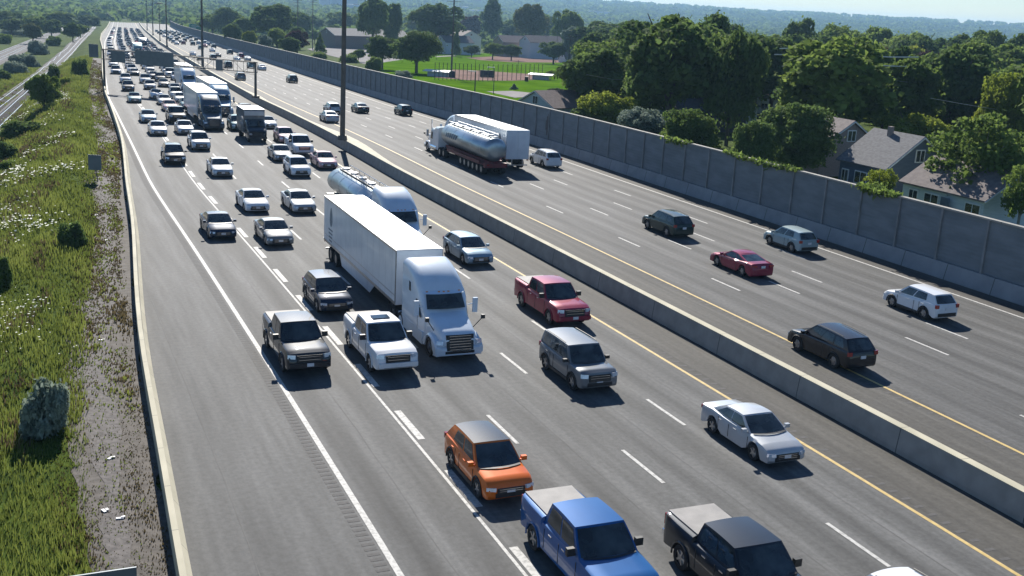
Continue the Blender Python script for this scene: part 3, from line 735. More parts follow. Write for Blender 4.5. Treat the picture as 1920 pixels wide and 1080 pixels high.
NEAR=[
('cuv','orange',(841,793,987,925),'orange crossover with a black roof in the second lane','L','black'),
('sedan','silver',(1331,747,1487,853),'pale silver sedan beside the yellow line, nearest the median barrier'),
('boxy','grey',(1019,621,1146,725),'boxy grey SUV with roof rails just behind the maroon pickup'),
('pickup','maroon',(968,514,1099,598),'maroon pickup truck with a beige bed cover near the yellow line'),
('wagon','steel',(838,433,916,492),'steel blue wagon in the lane beside the white trailer'),
('cuv','navy',(573,511,653,577),'dark small crossover in the shadow left of the long white trailer'),
('pickup','charcoal',(498,576,609,687),'dark charcoal pickup truck with open grey bed beside the white edge line'),
('pickup','white',(648,578,774,686),'white pickup truck with a sunroof beside the white tractor'),
('sedan','grey',(483,403,542,457),'gleaming grey sedan just right of the navy sedan on the left lane'),
('sedan','navy',(381,393,435,442),'navy sedan driving alone beside the white edge line'),
('sedan','white',(449,351,496,393),'white sedan with dark roof panel left of a silver sedan, both behind the grey one'),
('sedan','silver',(533,352,585,395),'silver sedan directly behind and right of the gleaming grey sedan'),
('sedan','silver',(392,295,431,326),'lone silver sedan in the second lane left of the white crossover'),
('suv','charcoal',(306,269,343,304),'dark SUV with pale bonnet in the leftmost lane beside the edge line'),
('cuv','white',(533,291,580,329),'white crossover between the rose car and the silver sedan'),
('sedan','pink',(585,281,628,314),'rose red sedan in front of the tank truck beside the yellow line'),
('sedan','grey',(505,269,545,300),'greyish sedan overtaken by the white pickup, left of it'),
('pickup','white',(538,251,583,288),'white pickup truck in the lane right of the greyish sedan'),
('cuv','pink',(516,239,550,265),'pale rose crossover following the white pickup beside the median'),
('suv','silver',(355,246,390,278),'silver SUV with black grille in front of the dark tractor'),
('sedan','silver',(281,227,309,250),'pale silver sedan in the leftmost lane following the dark SUV'),
('sedan','silver',(331,225,359,249),'silver sedan just left of the dark tractor with the white trailer'),
('sedan','steel',(263,204,291,229),'steel blue car in the leftmost lane just past the gantry shadow'),
('pickup','charcoal',(313,199,346,228),'dark pickup truck between the blue car and the dark tractor'),
('suv','white',(446,194,474,218),'white SUV beside the yellow line next to the blue tractor'),
('suv','teal',(432,215,457,243),'teal SUV left of the cube truck with the pale roof'),
('coupe','white',(488,215,512,241),'small white coupe beside the yellow line right of the cube truck'),
('sedan','pink',(305,186,330,208),'rose sedan right behind the dark pickup truck'),
('sedan','silver',(295,176,320,196),'silver sedan right behind the rose sedan'),
('coupe','white',(285,167,300,183),'small white roadster with black seats behind the silver sedan'),
('sedan','teal',(241,174,262,190),'pale teal sedan alone in the leftmost lane beyond the gantry shadow'),
('suv','charcoal',(231,152,249,169),'white and black SUV in the leftmost lane just this side of the gantry'),
('suv','white',(227,139,243,153),'pale SUV in the leftmost lane right under the gantry'),
('suv','white',(263,138,281,156),'white SUV in the second lane just under the gantry'),
('cuv','silver',(271,150,290,167),'silver crossover in the second lane following ahead of the white SUV'),
('suv','black',(288,135,312,153),'black SUV just in front of the big overhead board'),
('sedan','black',(294,146,319,164),'black sedan just ahead of the black SUV'),
('suv','white',(321,134,339,150),'white SUV right of the black SUV below the overhead board'),
('sedan','white',(318,156,337,172),'white sedan left of the pale blue tractor'),
('suv','silver',(318,165,340,181),'silver SUV between two pale cars left of the pale blue tractor'),
('sedan','silver',(326,172,349,192),'glinting silver sedan left of the far semi trailers'),
('sedan','teal',(341,181,358,204),'teal sedan just left of the dark tractor trailer'),
('suv','black',(1490,602,1627,679),'black SUV with bluish roof beside the right yellow line','R'),
('cuv','white',(1668,531,1782,590),'white crossover nearest the noise wall on the right','R'),
('cuv','sage',(1437,421,1528,469),'greenish silver crossover in the lane beside the noise wall','R'),
('coupe','maroon',(1341,464,1438,512),'maroon coupe in the middle of the right carriageway','R'),
('suv','green',(1212,392,1292,438),'dark green SUV with roof rails on the right carriageway','R'),
('suv','white',(995,279,1050,311),'white SUV behind the white box trailer beside the noise wall','R'),
('sedan','green',(660,192,690,211),'dark sedan just right of the nearest lighting mast','R'),
('cuv','green',(741,194,771,217),'dark crossover beside the noise wall ahead of the two trucks','R'),
('cuv','silver',(608,192,637,212),'silver crossover half hidden by the nearest lighting mast','R'),
('sedan','silver',(602,207,632,228),'silver sedan left of the nearest lighting mast beside the median','R'),
('suv','grey',(442,135,459,149),'grey SUV left of the gantry post on the right carriageway','R'),
('suv','black',(538,140,557,154),'small dark SUV alone between the gantry post and the lighting mast','R'),
('sedan','white',(484,119,498,133),'bright white car just right of the gantry post','R'),
('van','charcoal',(420,113,435,128),'dark van behind the small board of the gantry','R'),
('suv','teal',(463,114,479,129),'teal SUV seen through the right end of the gantry','R'),
('sedan','silver',(458,104,470,115),'silver car beside the noise wall just past the gantry','R'),
('suv','maroon',(444,98,458,110),'maroon SUV beside the noise wall just past the gantry','R'),
('sedan','white',(438,104,450,115),'bright white car left of the maroon SUV','R'),
('suv','charcoal',(425,92,437,102),'charcoal SUV beside the noise wall behind the maroon SUV','R'),
('suv','charcoal',(393,100,406,113),'charcoal SUV with brake lights just beyond the gantry','R'),
('sedan','black',(403,98,414,107),'black sedan right of the charcoal SUV beyond the gantry','R'),
('sedan','charcoal',(370,104,381,112),'charcoal sedan just left of the second lighting mast','R'),
('sedan','white',(356,96,367,104),'pale car left of the second lighting mast','R'),
('sedan','white',(393,90,403,97),'white sedan right of the second lighting mast','R'),
('suv','teal',(371,83,382,94),'teal SUV at the second lighting mast','R'),
('suv','charcoal',(396,81,405,91),'charcoal SUV beside the noise wall far beyond the gantry','R'),
]
for a in NEAR:
    e=veh(a[0],a[1],a[2],a[3],a[4] if len(a)>4 else 'L',roof=a[5] if len(a)>5 else None)
# anchored by the rear top edge of the bed / roof
def veh_rear(kind,pname,px,py,z,xloc,label,roof=None):
    v=un(px,py,z*VS); v.z=float(G(v.y)); f=frame(v,-1); d=f.to_3x3()@Vector((1,0,0)); v2=v-d*xloc*VS; v2.z=float(G(v2.y))
    e=make_vehicle(kind,pname,frame(v2,-1),roof); tag(e,label,KC[kind],GL); return e
veh_rear('pickup','blue',1028,917,1.4,-2.86,'bright blue pickup truck with a grey bed cover at the bottom edge')
veh_rear('pickup','charcoal',1296,951,1.4,-2.86,'charcoal pickup truck with grey bed cover at the bottom edge right of the blue one')
veh_rear('suv','white',1668,1067,1.64,-1.8,'white SUV only its roof showing at the bottom edge right of the pickups')
# ---------------------------------------------------------------- heavy trucks: origin under the front bumper, everything behind it (-X)
def rr(x,w,zb,zt,r,n=4):
    pts=[(0,zb),(w,zb)]
    for k in range(n+1):
        a=math.pi/2*k/n; pts.append((w-r+r*math.cos(a),zt-r+r*math.sin(a)))
    pts.append((0,zt+.01)); return [(x,y,z) for y,z in pts]+[(x,-y,z) for y,z in pts[-2:0:-1]]
def big_wheel(e,x,y,r,w_,sg,dual=False):
    t=wheel(x,y,r,w_,sg).build('wheel',RUB,e,40)
    m=MB(); yo=y+sg*(w_/2-.04); m.cyl((x,y-sg*.05,r),(x,yo,r),r*.58,16); m.cyl((x,yo,r),(x,yo+sg*(.06 if not dual else -.06),r),r*.26,10); m.build('rim',ALLOY,t)
def tractor(e,pm,classic=False,amber=False):
    hood=MB()
    if not classic: hood.loft([rr(-.06,.74,.85,1.12,.12),rr(-.16,.86,.8,1.34,.2),rr(-.5,.95,.85,1.52,.28),rr(-1.2,1.02,.9,1.74,.3),rr(-2.1,1.12,.9,1.97,.3)])
    else: hood.loft([rr(-.30,.72,.7,1.80,.1),rr(-.36,.80,.7,1.86,.12),rr(-1.2,.84,.8,1.95,.16),rr(-2.3,.95,.9,2.05,.2)])
    hood.build('hood',pm,e,40)
    for sg in (1,-1):
        f=MB(); n=9; xs=np.linspace(-.12,-2.05,n) if not classic else np.linspace(-.45,-2.15,n); V=[]
        zc=[.80,.98,1.10,1.18,1.2,1.18,1.10,.98,.72] if not classic else [.75,.98,1.12,1.18,1.19,1.18,1.12,.98,.7]
        rings=[]
        for x,z in zip(xs,zc):
            d=abs(x+1.2); zb=.5+math.sqrt(max(0,.60**2-d*d)) if d<.6 else .42
            zb=min(zb,z-.03); rings.append([(x,sg*.7,zb),(x,sg*1.23,zb),(x,sg*1.24,z-.10),(x,sg*1.16,z),(x,sg*.7,z+.05)])
        f.loft(rings); f.build('fender',pm,e,40)
        big_wheel(e,-1.2,sg*1.06,.5,.30,sg)
        m=MB(); m.box((-.17 if not classic else -.42,sg*.98,.98),(.16,.34,.20),Matrix.Rotation(sg*R(28),3,'Z')@Matrix.Rotation(R(-14),3,'Y')); m.build('headlight',LAMP,e)
        m=MB(); m.cyl((-1.1,sg*1.0,1.35),(-.85,sg*1.42,1.95),.022,6); m.box((-.85,sg*1.45,2.0),(.14,.18,.2)); m.build('hood_mirror',PLAST,e)
        m=MB(); m.cyl((-2.35,sg*1.2,2.2),(-2.25,sg*1.5,2.3),.025,6); m.box((-2.25,sg*1.55,2.2),(.14,.24,.75)); m.build('mirror',pm if not classic else CHROME,e)
    zr=[(-2.05,1.95,.30),(-2.2,2.05,.30),(-2.72,2.78,.32),(-3.0,3.08,.36),(-3.5,3.48,.45),(-4.1,3.78,.5),(-4.9,3.93,.4),(-5.55,3.95,.3)] if not classic else [(-2.25,2.0,.2),(-2.32,2.1,.2),(-2.62,2.78,.25),(-2.9,2.86,.25),(-3.9,2.90,.25),(-4.1,3.1,.25),(-5.3,3.15,.25)]
    c=MB(); c.loft([rr(x,1.14 if x>-2.3 else 1.24,.62,z,r) for x,z,r in zr]); c.build('cab',pm,e,40)
    a,b=(zr[1],zr[2])
    w_=MB(); w_.grid(lambda s,v:(a[0]*(1-v)+b[0]*v+.16*(1-s*s)+.02,s*(1.10-.08*v),a[1]*(1-v)+b[1]*v+.03),np.linspace(-.92,.92,7),(.06,.5,.94)); 
    w_.build('windshield',GLASS,e,180)
    if not classic:
        m=MB(); m.grid(lambda s,v:(-2.62-.33*v+.17*(1-s*s),s*1.06,2.78+.10*v),np.linspace(-1,1,7),(0,1)); m.build('visor',pm,e,180)
    for sg in (1,-1):
        d=1 if not classic else 1
        m=MB(); m.poly([(-2.42,sg*1.245,1.62),(-3.25,sg*1.245,1.62),(-3.25,sg*1.245,2.42),(-2.78,sg*1.245,2.42)],.012,(0,sg,0)); m.build('side_window',GLASS,e)
        m=MB(); m.poly([(-4.1,sg*1.245,2.55),(-4.4,sg*1.245,2.55),(-4.4,sg*1.245,3.05),(-4.18,sg*1.245,3.0)],.012,(0,sg,0)); 
        if not classic: m.build('sleeper_window',GLASS,e)
        m=MB(); m.box((-2.95,sg*1.242,1.6),(1.02,.01,1.75) if 0 else (.02,.016,1.7)); m.build('door_seam',PLAST,e)
        m=MB()
        if not classic: m.loft([[(x,sg*.9,.34),(x,sg*1.25,.34),(x,sg*1.25,.95),(x,sg*.9,.95)] for x in (-2.15,-6.1)]); m.build('side_skirt',pm,e)
        else: m.cyl((-2.6,sg*1.0,.72),(-4.6,sg*1.0,.72),.33,14); m.build('fuel_tank',CHROME,e,50)
        if classic: MB().cyl((-2.55,sg*1.15,1.0),(-2.55,sg*1.15,3.75),.075,8).build('exhaust_stack',CHROME,e,60)
    m=MB(); m.loft([rr(.0,1.02,.38,.72,.08),rr(-.10,1.16,.32,.80,.1),rr(-.42,1.24,.32,.82,.1)]) if not classic else m.loft([rr(0,1.2,.36,.78,.05),rr(-.25,1.2,.36,.78,.05)])
    m.build('bumper',pm if not classic else CHROME,e,40)
    g=MB(); 
    if not classic: g.grid(lambda s,v:(.03-.16*v+.04*(1-s*s),s*(.68+.04*v),.62+.76*v),np.linspace(-1,1,5),(0,1))
    else: g.box((-.29,0,1.3),(.04,1.1,.95))
    g.build('grille',PLAST,e)
    g=MB()
    for k in range(6):
        v=(k+.5)/6
        g.box((.075-.16*v,0,.62+.76*v) if not classic else (-.26,0,.9+.8*v),(.03,1.1,.025))
    g.build('grille_bar',CHROME if not classic else CHROME,e)
    m=MB(); m.box((-.02,0,.52),(.05,1.5,.14)); m.build('air_intake',PLAST,e)
    m=MB(); m.box((-5.2,0,.85),(4.6,.9,.25)); m.build('chassis',PLAST,e)
    for x in (-5.75,-7.1):
        for sg in (1,-1): big_wheel(e,x,sg*.98,.5,.56,sg,True)
    if amber or 1:
        m=MB()
        for yy in (-.85,-.25,0,.25,.85): m.box((zr[2][0]-.12+.16*(1-yy*yy),yy*1.0,zr[2][1]+.07),(.09,.1,.05))
        m.build('marker_light',AMBER,e)
def box_trailer(e,x0,L=16.15,skin=WHITEBOX,marks=True,Ht=4.11):
    t=MB().box((x0-L/2,0,(1.12+Ht-.03)/2),(L,2.58,Ht-.03-1.12)).build('trailer_body',skin,e)
    MB().box((x0-L/2,0,Ht-.005),(L-.06,2.5,.03)).build('trailer_roof',ROOFW,t)
    for sg in (1,-1):
        MB().box((x0-L/2,sg*1.285,Ht-.07),(L,.03,.13)).build('top_rail',ALLOY,t)
        MB().box((x0-L/2,sg*1.29,1.2),(L,.035,.16)).build('bottom_rail',ALLOY,t)
        MB().box((x0-.06,sg*1.285,2.6),(.12,.03,2.9)).build('corner_post',COVER,t)
        m=MB(); m.poly([(x0-4.2,sg*1.2,1.1),(x0-5.2,sg*1.2,.42),(x0-11.6,sg*1.2,.42),(x0-12.2,sg*1.2,1.1)],.03,(0,sg,0)); m.build('side_skirt',skin,t)
        m=MB(); m.box((x0-L/2,sg*1.292,1.62),(L-.3,.01,.05)); m.build('stripe',ALLOY,t)
        if marks:
            m=MB(); cx=x0-L+1.9
            m.poly([(cx+.34*math.cos(a)*(1-.25*math.sin(a)),sg*1.293,3.0+.62*math.sin(a)) for a in np.linspace(0,2*math.pi,20,endpoint=False)],.006,(0,sg,0))
            for k in range(4): m.box((cx-.1,sg*1.296,2.15-.24*k),(1.1-.14*k,.006,.11))
            m.build('emblem',MARKG,t)
        for k in (0,1):
            m=MB(); m.box((x0-L-.02,sg*.645,2.62),(.03,1.22,2.78)); m.build('rear_door',skin,t) if k==0 else None
        MB().box((x0-L-.03,sg*1.15,1.05),(.05,.22,.12)).build('tail_light',TAIL,t)
        for q in (-1,1):
            pass
        m=MB(); m.cyl((x0-3.0,sg*.7,1.1),(x0-3.0,sg*.7,.35),.06,6); m.build('landing_leg',PLAST,e)
    m=MB(); m.box((x0-L-.03,0,.52),(.08,2.3,.1)); 
    for sg in (1,-1): m.box((x0-L-.03,sg*.6,.82),(.07,.09,.6))
    m.build('underride_guard',ALLOY,t)
    MB().box((x0-L+2.3,0,.85),(3.2,1.0,.4)).build('bogie',PLAST,e)
    for x in (x0-L+1.6,x0-L+2.95):
        for sg in (1,-1): big_wheel(e,x,sg*.98,.5,.56,sg,True)
MARKG=mat('grey_emblem',(.14,.17,.2),(.2,.23,.27),3,.6)
MARKB=mat('blue_lettering',(.06,.13,.22),(.1,.2,.3),3,.5)
def tank_trailer(e,x0,L=12.5,red=False,axles=3):
    ry,rz,zc=(1.27,1.18,2.52) if red else (1.24,.98,2.35)
    m=MB(); rings=[]
    for x,k in ((0,.55),(-.12,.85),(-.4,1),(-L/2,1.0),(-L+.4,1),(-L+.12,.85),(-L,.55)):
        rings.append([(x0+x,ry*k*math.cos(a),zc+(rz*k)*math.sin(a)) for a in np.linspace(0,2*math.pi,28,endpoint=False)])
    m.loft(rings); t=m.build('tank',TANKM,e,50)
    m=MB()
    for x in np.linspace(-1.4,-L+1.4,5):
        rr_=[((ry+.01)*math.cos(a),(rz+.01)*math.sin(a)) for a in np.linspace(0,2*math.pi,28,endpoint=False)]
        m.loft([[(x0+x+dx,y,zc+z) for y,z in rr_] for dx in (-.04,.04)])
    m.build('tank_band',ALLOY,t)
    MB().box((x0-L/2,0,zc+rz+.04),(L-1.6,.75,.06)).build('walkway',COVER if not red else ALLOY,t)
    for x in np.linspace(-1.6,-L+1.6,5): MB().cyl((x0+x,0,zc+rz),(x0+x,0,zc+rz+.2),.3,12).build('hatch',ALLOY,t)
    m=MB()
    for sg in (1,-1):
        m.cyl((x0-.9,sg*.5,zc+rz+.3),(x0-L+.9,sg*.5,zc+rz+.3),.025,6)
        for x in np.linspace(-.9,-L+.9,9): m.cyl((x0+x,sg*.5,zc+rz-.1),(x0+x,sg*.5,zc+rz+.3),.02,5)
    m.build('handrail',ALLOY,t)
    fm=REDF if red else PLAST
    MB().box((x0-L/2,0,1.2),(L-.6,1.3,.3)).build('frame',fm,e)
    for sg in (1,-1):
        MB().box((x0-L/2-.5,sg*1.18,1.1),(L*.72,.14,.34)).build('side_rail',fm,e)
        m=MB()
        for z in (.95,1.15,1.35): m.cyl((x0-1.5,sg*1.3,z+.1),(x0-7.0,sg*1.3,z+.1),.055,6)
        if not red: m.build('hose_tube',ALLOY,e)
        if red:
            m=MB()
            for k in range(6):
                x=x0-1.9-k*.62; m.poly([(x,sg*1.27,2.45),(x-.28,sg*1.27,2.45),(x-.52,sg*1.27,3.02),(x-.28,sg*1.22,3.02)],.02,(0,sg,0))
            m.build('lettering',MARKB,t)
    MB().box((x0-L+.1,0,1.0),(.5,2.4,.45)).build('rear_bumper',fm,e)
    for sg in (1,-1): MB().box((x0-L-.17,sg*.9,1.05),(.05,.25,.12)).build('tail_light',TAIL,e)
    xs=np.linspace(x0-L+.9,x0-L+.9+1.25*(axles-1),axles)
    for x in xs:
        for sg in (1,-1): big_wheel(e,x,sg*.98,.5,.56,sg,True); m=MB(); m.box((x,sg*.98,1.05),(1.1,.6,.05)); m.build('mudguard',fm,e)
def semi(mw,pname,label,grp,trailer='box',classic=False,axles=3,L=None):
    e=empty('semi_truck',mw); tag(e,label,'truck',grp); tractor(e,PA[pname] if isinstance(pname,str) else pname,classic)
    if trailer=='box': box_trailer(e,-6.6,L or 16.15)
    elif trailer=='tank': tank_trailer(e,-5.9,L or 12.5)
    elif trailer=='redtank': tank_trailer(e,-5.9,L or 14,True,axles)
    return e
def gv(x,y): return Vector((x,y,float(G(y))))
def on_lane(px,py,lat,dirn,back=0,z0=0):
    """front-bumper frame: pixel of the front (or of the rear when back is the total length), snapped to a lane"""
    v=un(px,py,z0); y=stat(v); X,Y=P(y,lat); v=gv(float(X),float(Y))
    if back:
        s=float(SL(y)); d=Vector((s,1,0)).normalized()*dirn; v=v+d*back; y=stat(v); X,Y=P(y,lat); v=gv(float(X),float(Y))
    return frame(v,dirn)
TW=paint('truck_white',(.60,.68,.76),0,.3)
semi(frame(gv(-2.34,50.38),-1,ang=-.6),TW,'white semi truck with sleeper cab and long white box trailer, nearest truck of all',GL)
def tail_ref(px,py,z,lat,back):
    return on_lane(px,py,lat,-1,back,z)
semi(tail_ref(727,351,3.95,-8.9,5.5),TW,'white tanker truck with polished silver tank behind the long white trailer',GL,'tank')
semi(on_lane(402,246,-12.0,-1),'truckgrey','dark semi truck with a white box trailer, nearest of the far trio of trucks',GL)
semi(on_lane(421,219,-8.3,-1),'steel','blue semi truck with white trailer right behind the dark one',GL)
semi(on_lane(372,173,-8.4,-1),'truckblue','pale blue semi truck, hindmost of the far trio of trucks',GL)
v=on_lane(972,321,14.5,1,22.9)
semi(v,'truckblue','semi truck with white box trailer on the right carriageway beside the noise wall',GR)
semi(on_lane(929,331,10.85,1,20.1),'white','long-nosed white truck pulling a silver tank on a red frame with many wheels',GR,'redtank',True,6,14)
# cube truck
e=empty('cube_truck',on_lane(476,268,-8.6,-1)@Matrix.Scale(1.02,4)); tag(e,'dark cube truck with a pale box roof left of the rose crossover','truck',GL)
b=MB(); b.loft([rr(-.05,.95,.5,1.25,.15),rr(-.3,1.02,.45,1.45,.2),rr(-.95,1.08,.45,1.62,.2),rr(-1.6,1.05,.5,2.35,.25),rr(-2.6,1.08,.5,2.4,.25)]); b.build('cab',PA['charcoal'],e,40)
w_=MB(); w_.grid(lambda s,v:(-1.0-.56*v+.1*(1-s*s),s*.98,1.68+.62*v+.03),np.linspace(-.9,.9,5),(.05,.95)); w_.build('windshield',GLASS,e,180)
t=MB().box((-5.2,0,2.1),(5.0,2.4,2.6)).build('cargo_box',PA['grey'],e); MB().box((-5.2,0,3.42),(5.0,2.4,.04)).build('box_roof',ROOFW,t); MB().box((-2.9,0,3.02),(.9,2.2,.5)).build('attic',PA['silver'],t)
for sg in (1,-1):
    MB().box((-.12,sg*.78,.95),(.14,.3,.2)).build('headlight',LAMP,e); MB().box((-1.25,sg*1.28,1.8),(.1,.2,.35)).build('mirror',PLAST,e)
    big_wheel(e,-1.0,sg*.9,.4,.28,sg); big_wheel(e,-6.2,sg*.9,.4,.5,sg,True)
MB().box((0,0,.98),(.06,1.0,.3)).build('grille',PLAST,e); MB().box((-.0,0,.55),(.15,2.0,.22)).build('bumper',PLAST,e)
# sunroof of the white pickup
for o in list(bpy.data.objects):
    if o.get('label','').startswith('white pickup truck with a sunroof'):
        MB().box((.05,0,1.985),(.55,.8,.02)).build('sunroof',GLASS,o)
# small far vehicles: one mesh each, parts too small to show
def merged(kind):
    V=[];Fc=[];MI=[];mats=[];b=0
    for name,src,mt,par,rim in PROTO[kind]:
        if name in('rim','door_seam','arch_trim','cowl','door_handle','license_plate','grille_bar','roof_rail'): continue
        mm_=src.material_slots[0].material; key='P' if mt in('P','ROOF') else mm_.name
        if key not in mats: mats.append(key)
        me=src.data; V+=[tuple(v.co) for v in me.vertices]; 
        for p in me.polygons: Fc.append(tuple(i+b for i in p.vertices)); MI.append(mats.index(key))
        b+=len(me.vertices)
    o=mesh(KN[kind],V,Fc,[PA['white'] if k=='P' else bpy.data.materials[k] for k in mats],None,35,mi=MI); COL.objects.unlink(o); return o
MG={k:merged(k) for k in('sedan','suv','cuv','pickup','van')}
ORD={0:'leftmost',1:'second',2:'third',3:'fourth',4:'rightmost'}
def far_car(y,lat,kind,pn,label,side):
    X,Y=P(y,lat); o=MG[kind].copy(); COL.objects.link(o); o.matrix_world=frame(gv(float(X),float(Y)),-1 if side=='L' else 1)@Matrix.Scale(VS,4)
    o.material_slots[0].link='OBJECT'; o.material_slots[0].material=PA[pn]; tag(o,label,KC[kind],'far vehicles in the packed queue' if side=='L' else 'far vehicles driving away'); return o
rnd=random.Random(11); CN=dict(white='white',silver='silver',charcoal='dark grey',black='black',grey='grey',navy='navy',teal='teal',maroon='maroon',red='red',steel='pale blue')
KL=dict(sedan='car',suv='SUV',cuv='crossover',pickup='pickup',van='van')
for li,la in enumerate((-20.4,-16.5,-12.8,-8.9,-5.2)):
    y=rnd.uniform(236,244)+(8 if li<2 else 0)
    while y<800:
        pn=rnd.choice(['white']*11+['silver']*8+['charcoal','black','black','grey','grey','navy','teal','maroon','steel','red']); kd=rnd.choice(['sedan','sedan','suv','suv','cuv','pickup','van'])
        band='mid' if y<420 else 'last'
        far_car(y,la+rnd.uniform(-.35,.35),kd,pn,'%s %s in the packed queue beyond the overhead boards, %s lane%s'%(CN[pn],KL[kd],ORD[li],'' if y<420 else ', far end'),'L')
        y+=rnd.uniform(9.5,17) if li else rnd.uniform(16,46)
for la in (7.3,10.8,14.3,17.9,21.4):
    y=rnd.uniform(470,500)
    while y<800:
        pn=rnd.choice(['white','silver','charcoal','black','black','grey','maroon','charcoal']); kd=rnd.choice(['sedan','suv','cuv'])
        far_car(y,la+rnd.uniform(-.3,.3),kd,pn,'tiny far %s %s past the second lighting mast, right carriageway'%(CN[pn],KL[kd]),'R'); y+=rnd.uniform(22,60)
for y,la in ((330,-12.8),(395,-9.2)):
    X,Y=P(y,la); e=empty('semi_truck',frame(gv(float(X),float(Y)),-1)); tag(e,'far box truck standing above the car roofs of the queue, %s of two'%('nearer' if y<350 else 'farther'),'truck','far box trucks in the queue')
    tractor(e,PA['teal' if y<350 else 'truckgrey']); box_trailer(e,-6.6,12 if y<350 else 14,marks=False)
for o in list(bpy.data.objects):   # drop far cars that stand inside a truck
    if o.get('group')=='far vehicles in the packed queue':
        for y,la in ((330,-12.8),(395,-9.2)):
            l=float(LAT(o.location.x,o.location.y))
            if abs(l-la)<2.3 and -4<o.location.y-y*1.0+0<22+0 : bpy.data.objects.remove(o); break
# ---------------------------------------------------------------- left slope: grass, flowers, shrubs
def unH(px,py):
    z=0.
    for _ in range(12):
        v=un(px,py,z); z=.5*z+.5*float(H(v.x,v.y)-G(v.y))
    v=un(px,py,z); v.z=float(H(v.x,v.y)); return v
GRASSM=leaf_mat('grass_blade',(.085,.12,.022),(.25,.28,.065),.45); WEEDM=leaf_mat('dry_weed',(.09,.07,.035),(.2,.16,.08),.3)
FLOW=mat('flower_white',(.6,.62,.5),(.75,.76,.66),5,.8)
def blades(n,dlo,dhi,ylo,yhi,hlo,hhi,name,mt,seed,label,cat,dens=None,wd=.05,patch=.12,thr=None):
    r=np.random.default_rng(seed)
    y=ylo*(yhi/ylo)**r.random(n); d=dlo+(dhi-dlo)*r.random(n)
    if thr is not None:
        K=260; yc=ylo*(yhi/ylo)**r.random(K); dc=r.uniform(dlo,dhi,K); id_=r.integers(0,K,n); y=yc[id_]+r.normal(0,1,n)*(.5+yc[id_]/60); d=np.clip(dc[id_]+r.normal(0,.35,n),dlo,dhi); thr=-9
    lat=LB(y)-d; s=SL(y); nn=np.sqrt(1+s*s); x=M(y)+lat/nn; yy=y-lat*s/nn
    pt=np.sin(x*patch*3.1+1.3*np.sin(yy*patch*1.7))*np.cos(yy*patch*2.3+np.sin(x*patch*4.4))+.45*np.sin(x*1.9+yy*1.3)
    if thr is not None: k=pt>thr; x,yy,pt=x[k],yy[k],pt[k]; n=len(x)
    z=H(x,yy); k=3
    x=np.repeat(x,k)+r.normal(0,.12,n*k); yy=np.repeat(yy,k)+r.normal(0,.12,n*k); z=np.repeat(z,k); sc=np.repeat(np.clip(yy.reshape(n,k)[:,0]/45,.7,2.4),k)
    h=r.uniform(hlo,hhi,n*k)*(.75+.35*np.repeat(pt,k))*sc**.25; a=r.uniform(0,math.pi,n*k); w_=wd*sc*r.uniform(.7,1.3,n*k)
    lx=r.normal(0,.18,n*k)*h; ly=r.normal(0,.18,n*k)*h
    c,sn=np.cos(a)*w_,np.sin(a)*w_
    B=np.stack([np.stack([x-c,yy-sn,z-.05],1),np.stack([x+c,yy+sn,z-.05],1),np.stack([x+c*.35+lx,yy+sn*.35+ly,z+h],1),np.stack([x-c*.35+lx,yy-sn*.35+ly,z+h],1)],1)
    o=quads(name,B,mt,attr=np.clip(.42+.33*np.repeat(pt,k)+r.normal(0,.13,n*k),0,1)); o['kind']='stuff'; o['label']=label; return o
blades(85000,2.5,24,22,330,.2,.58,'grass',GRASSM,3,'tall green grass covering the slope left of the barrier','grass',wd=.03)
blades(12000,.15,3.3,22,300,.06,.2,'weeds',WEEDM,4,'dry brown weeds along the gravel beside the barrier','weeds',thr=.0)
blades(3500,.6,3.3,22,260,.08,.24,'weeds',GRASSM,5,'green weeds scattered over the gravel beside the barrier','weeds',thr=.35)
blades(7000,4.5,22,22,260,.25,.6,'dry_grass',WEEDM,6,'pale dry grass patches on the slope left of the barrier','grass',thr=.1)
def flowers():
    r=np.random.default_rng(8); K=95; yc=26*(190/26)**r.random(K); dc=r.uniform(5,17,K); m=r.integers(12,70,K)
    y=np.repeat(yc,m)+r.normal(0,1,m.sum())*np.repeat(r.uniform(.5,2.2,K),m); d=np.clip(np.repeat(dc,m)+r.normal(0,1,m.sum())*np.repeat(r.uniform(.4,1.5,K),m),3.5,24); n=len(y)
    lat=LB(y)-d; s=SL(y); nn=np.sqrt(1+s*s); x=M(y)+lat/nn; yy=y-lat*s/nn
    z=H(x,yy)+r.uniform(.35,.75,n); q=.033*np.clip(yy/45,.8,2.2)*r.uniform(.6,1.4,n); t1=r.normal(0,.3,n)*q; t2=r.normal(0,.3,n)*q
    B=np.stack([np.stack([x-q,yy-q,z+t1],1),np.stack([x+q,yy-q,z-t2],1),np.stack([x+q,yy+q,z+t2],1),np.stack([x-q,yy+q,z-t1],1)],1)
    o=quads('wild_flowers',B,FLOW); o['kind']='stuff'; o['label']='small white flowers scattered in the tall grass'
flowers()
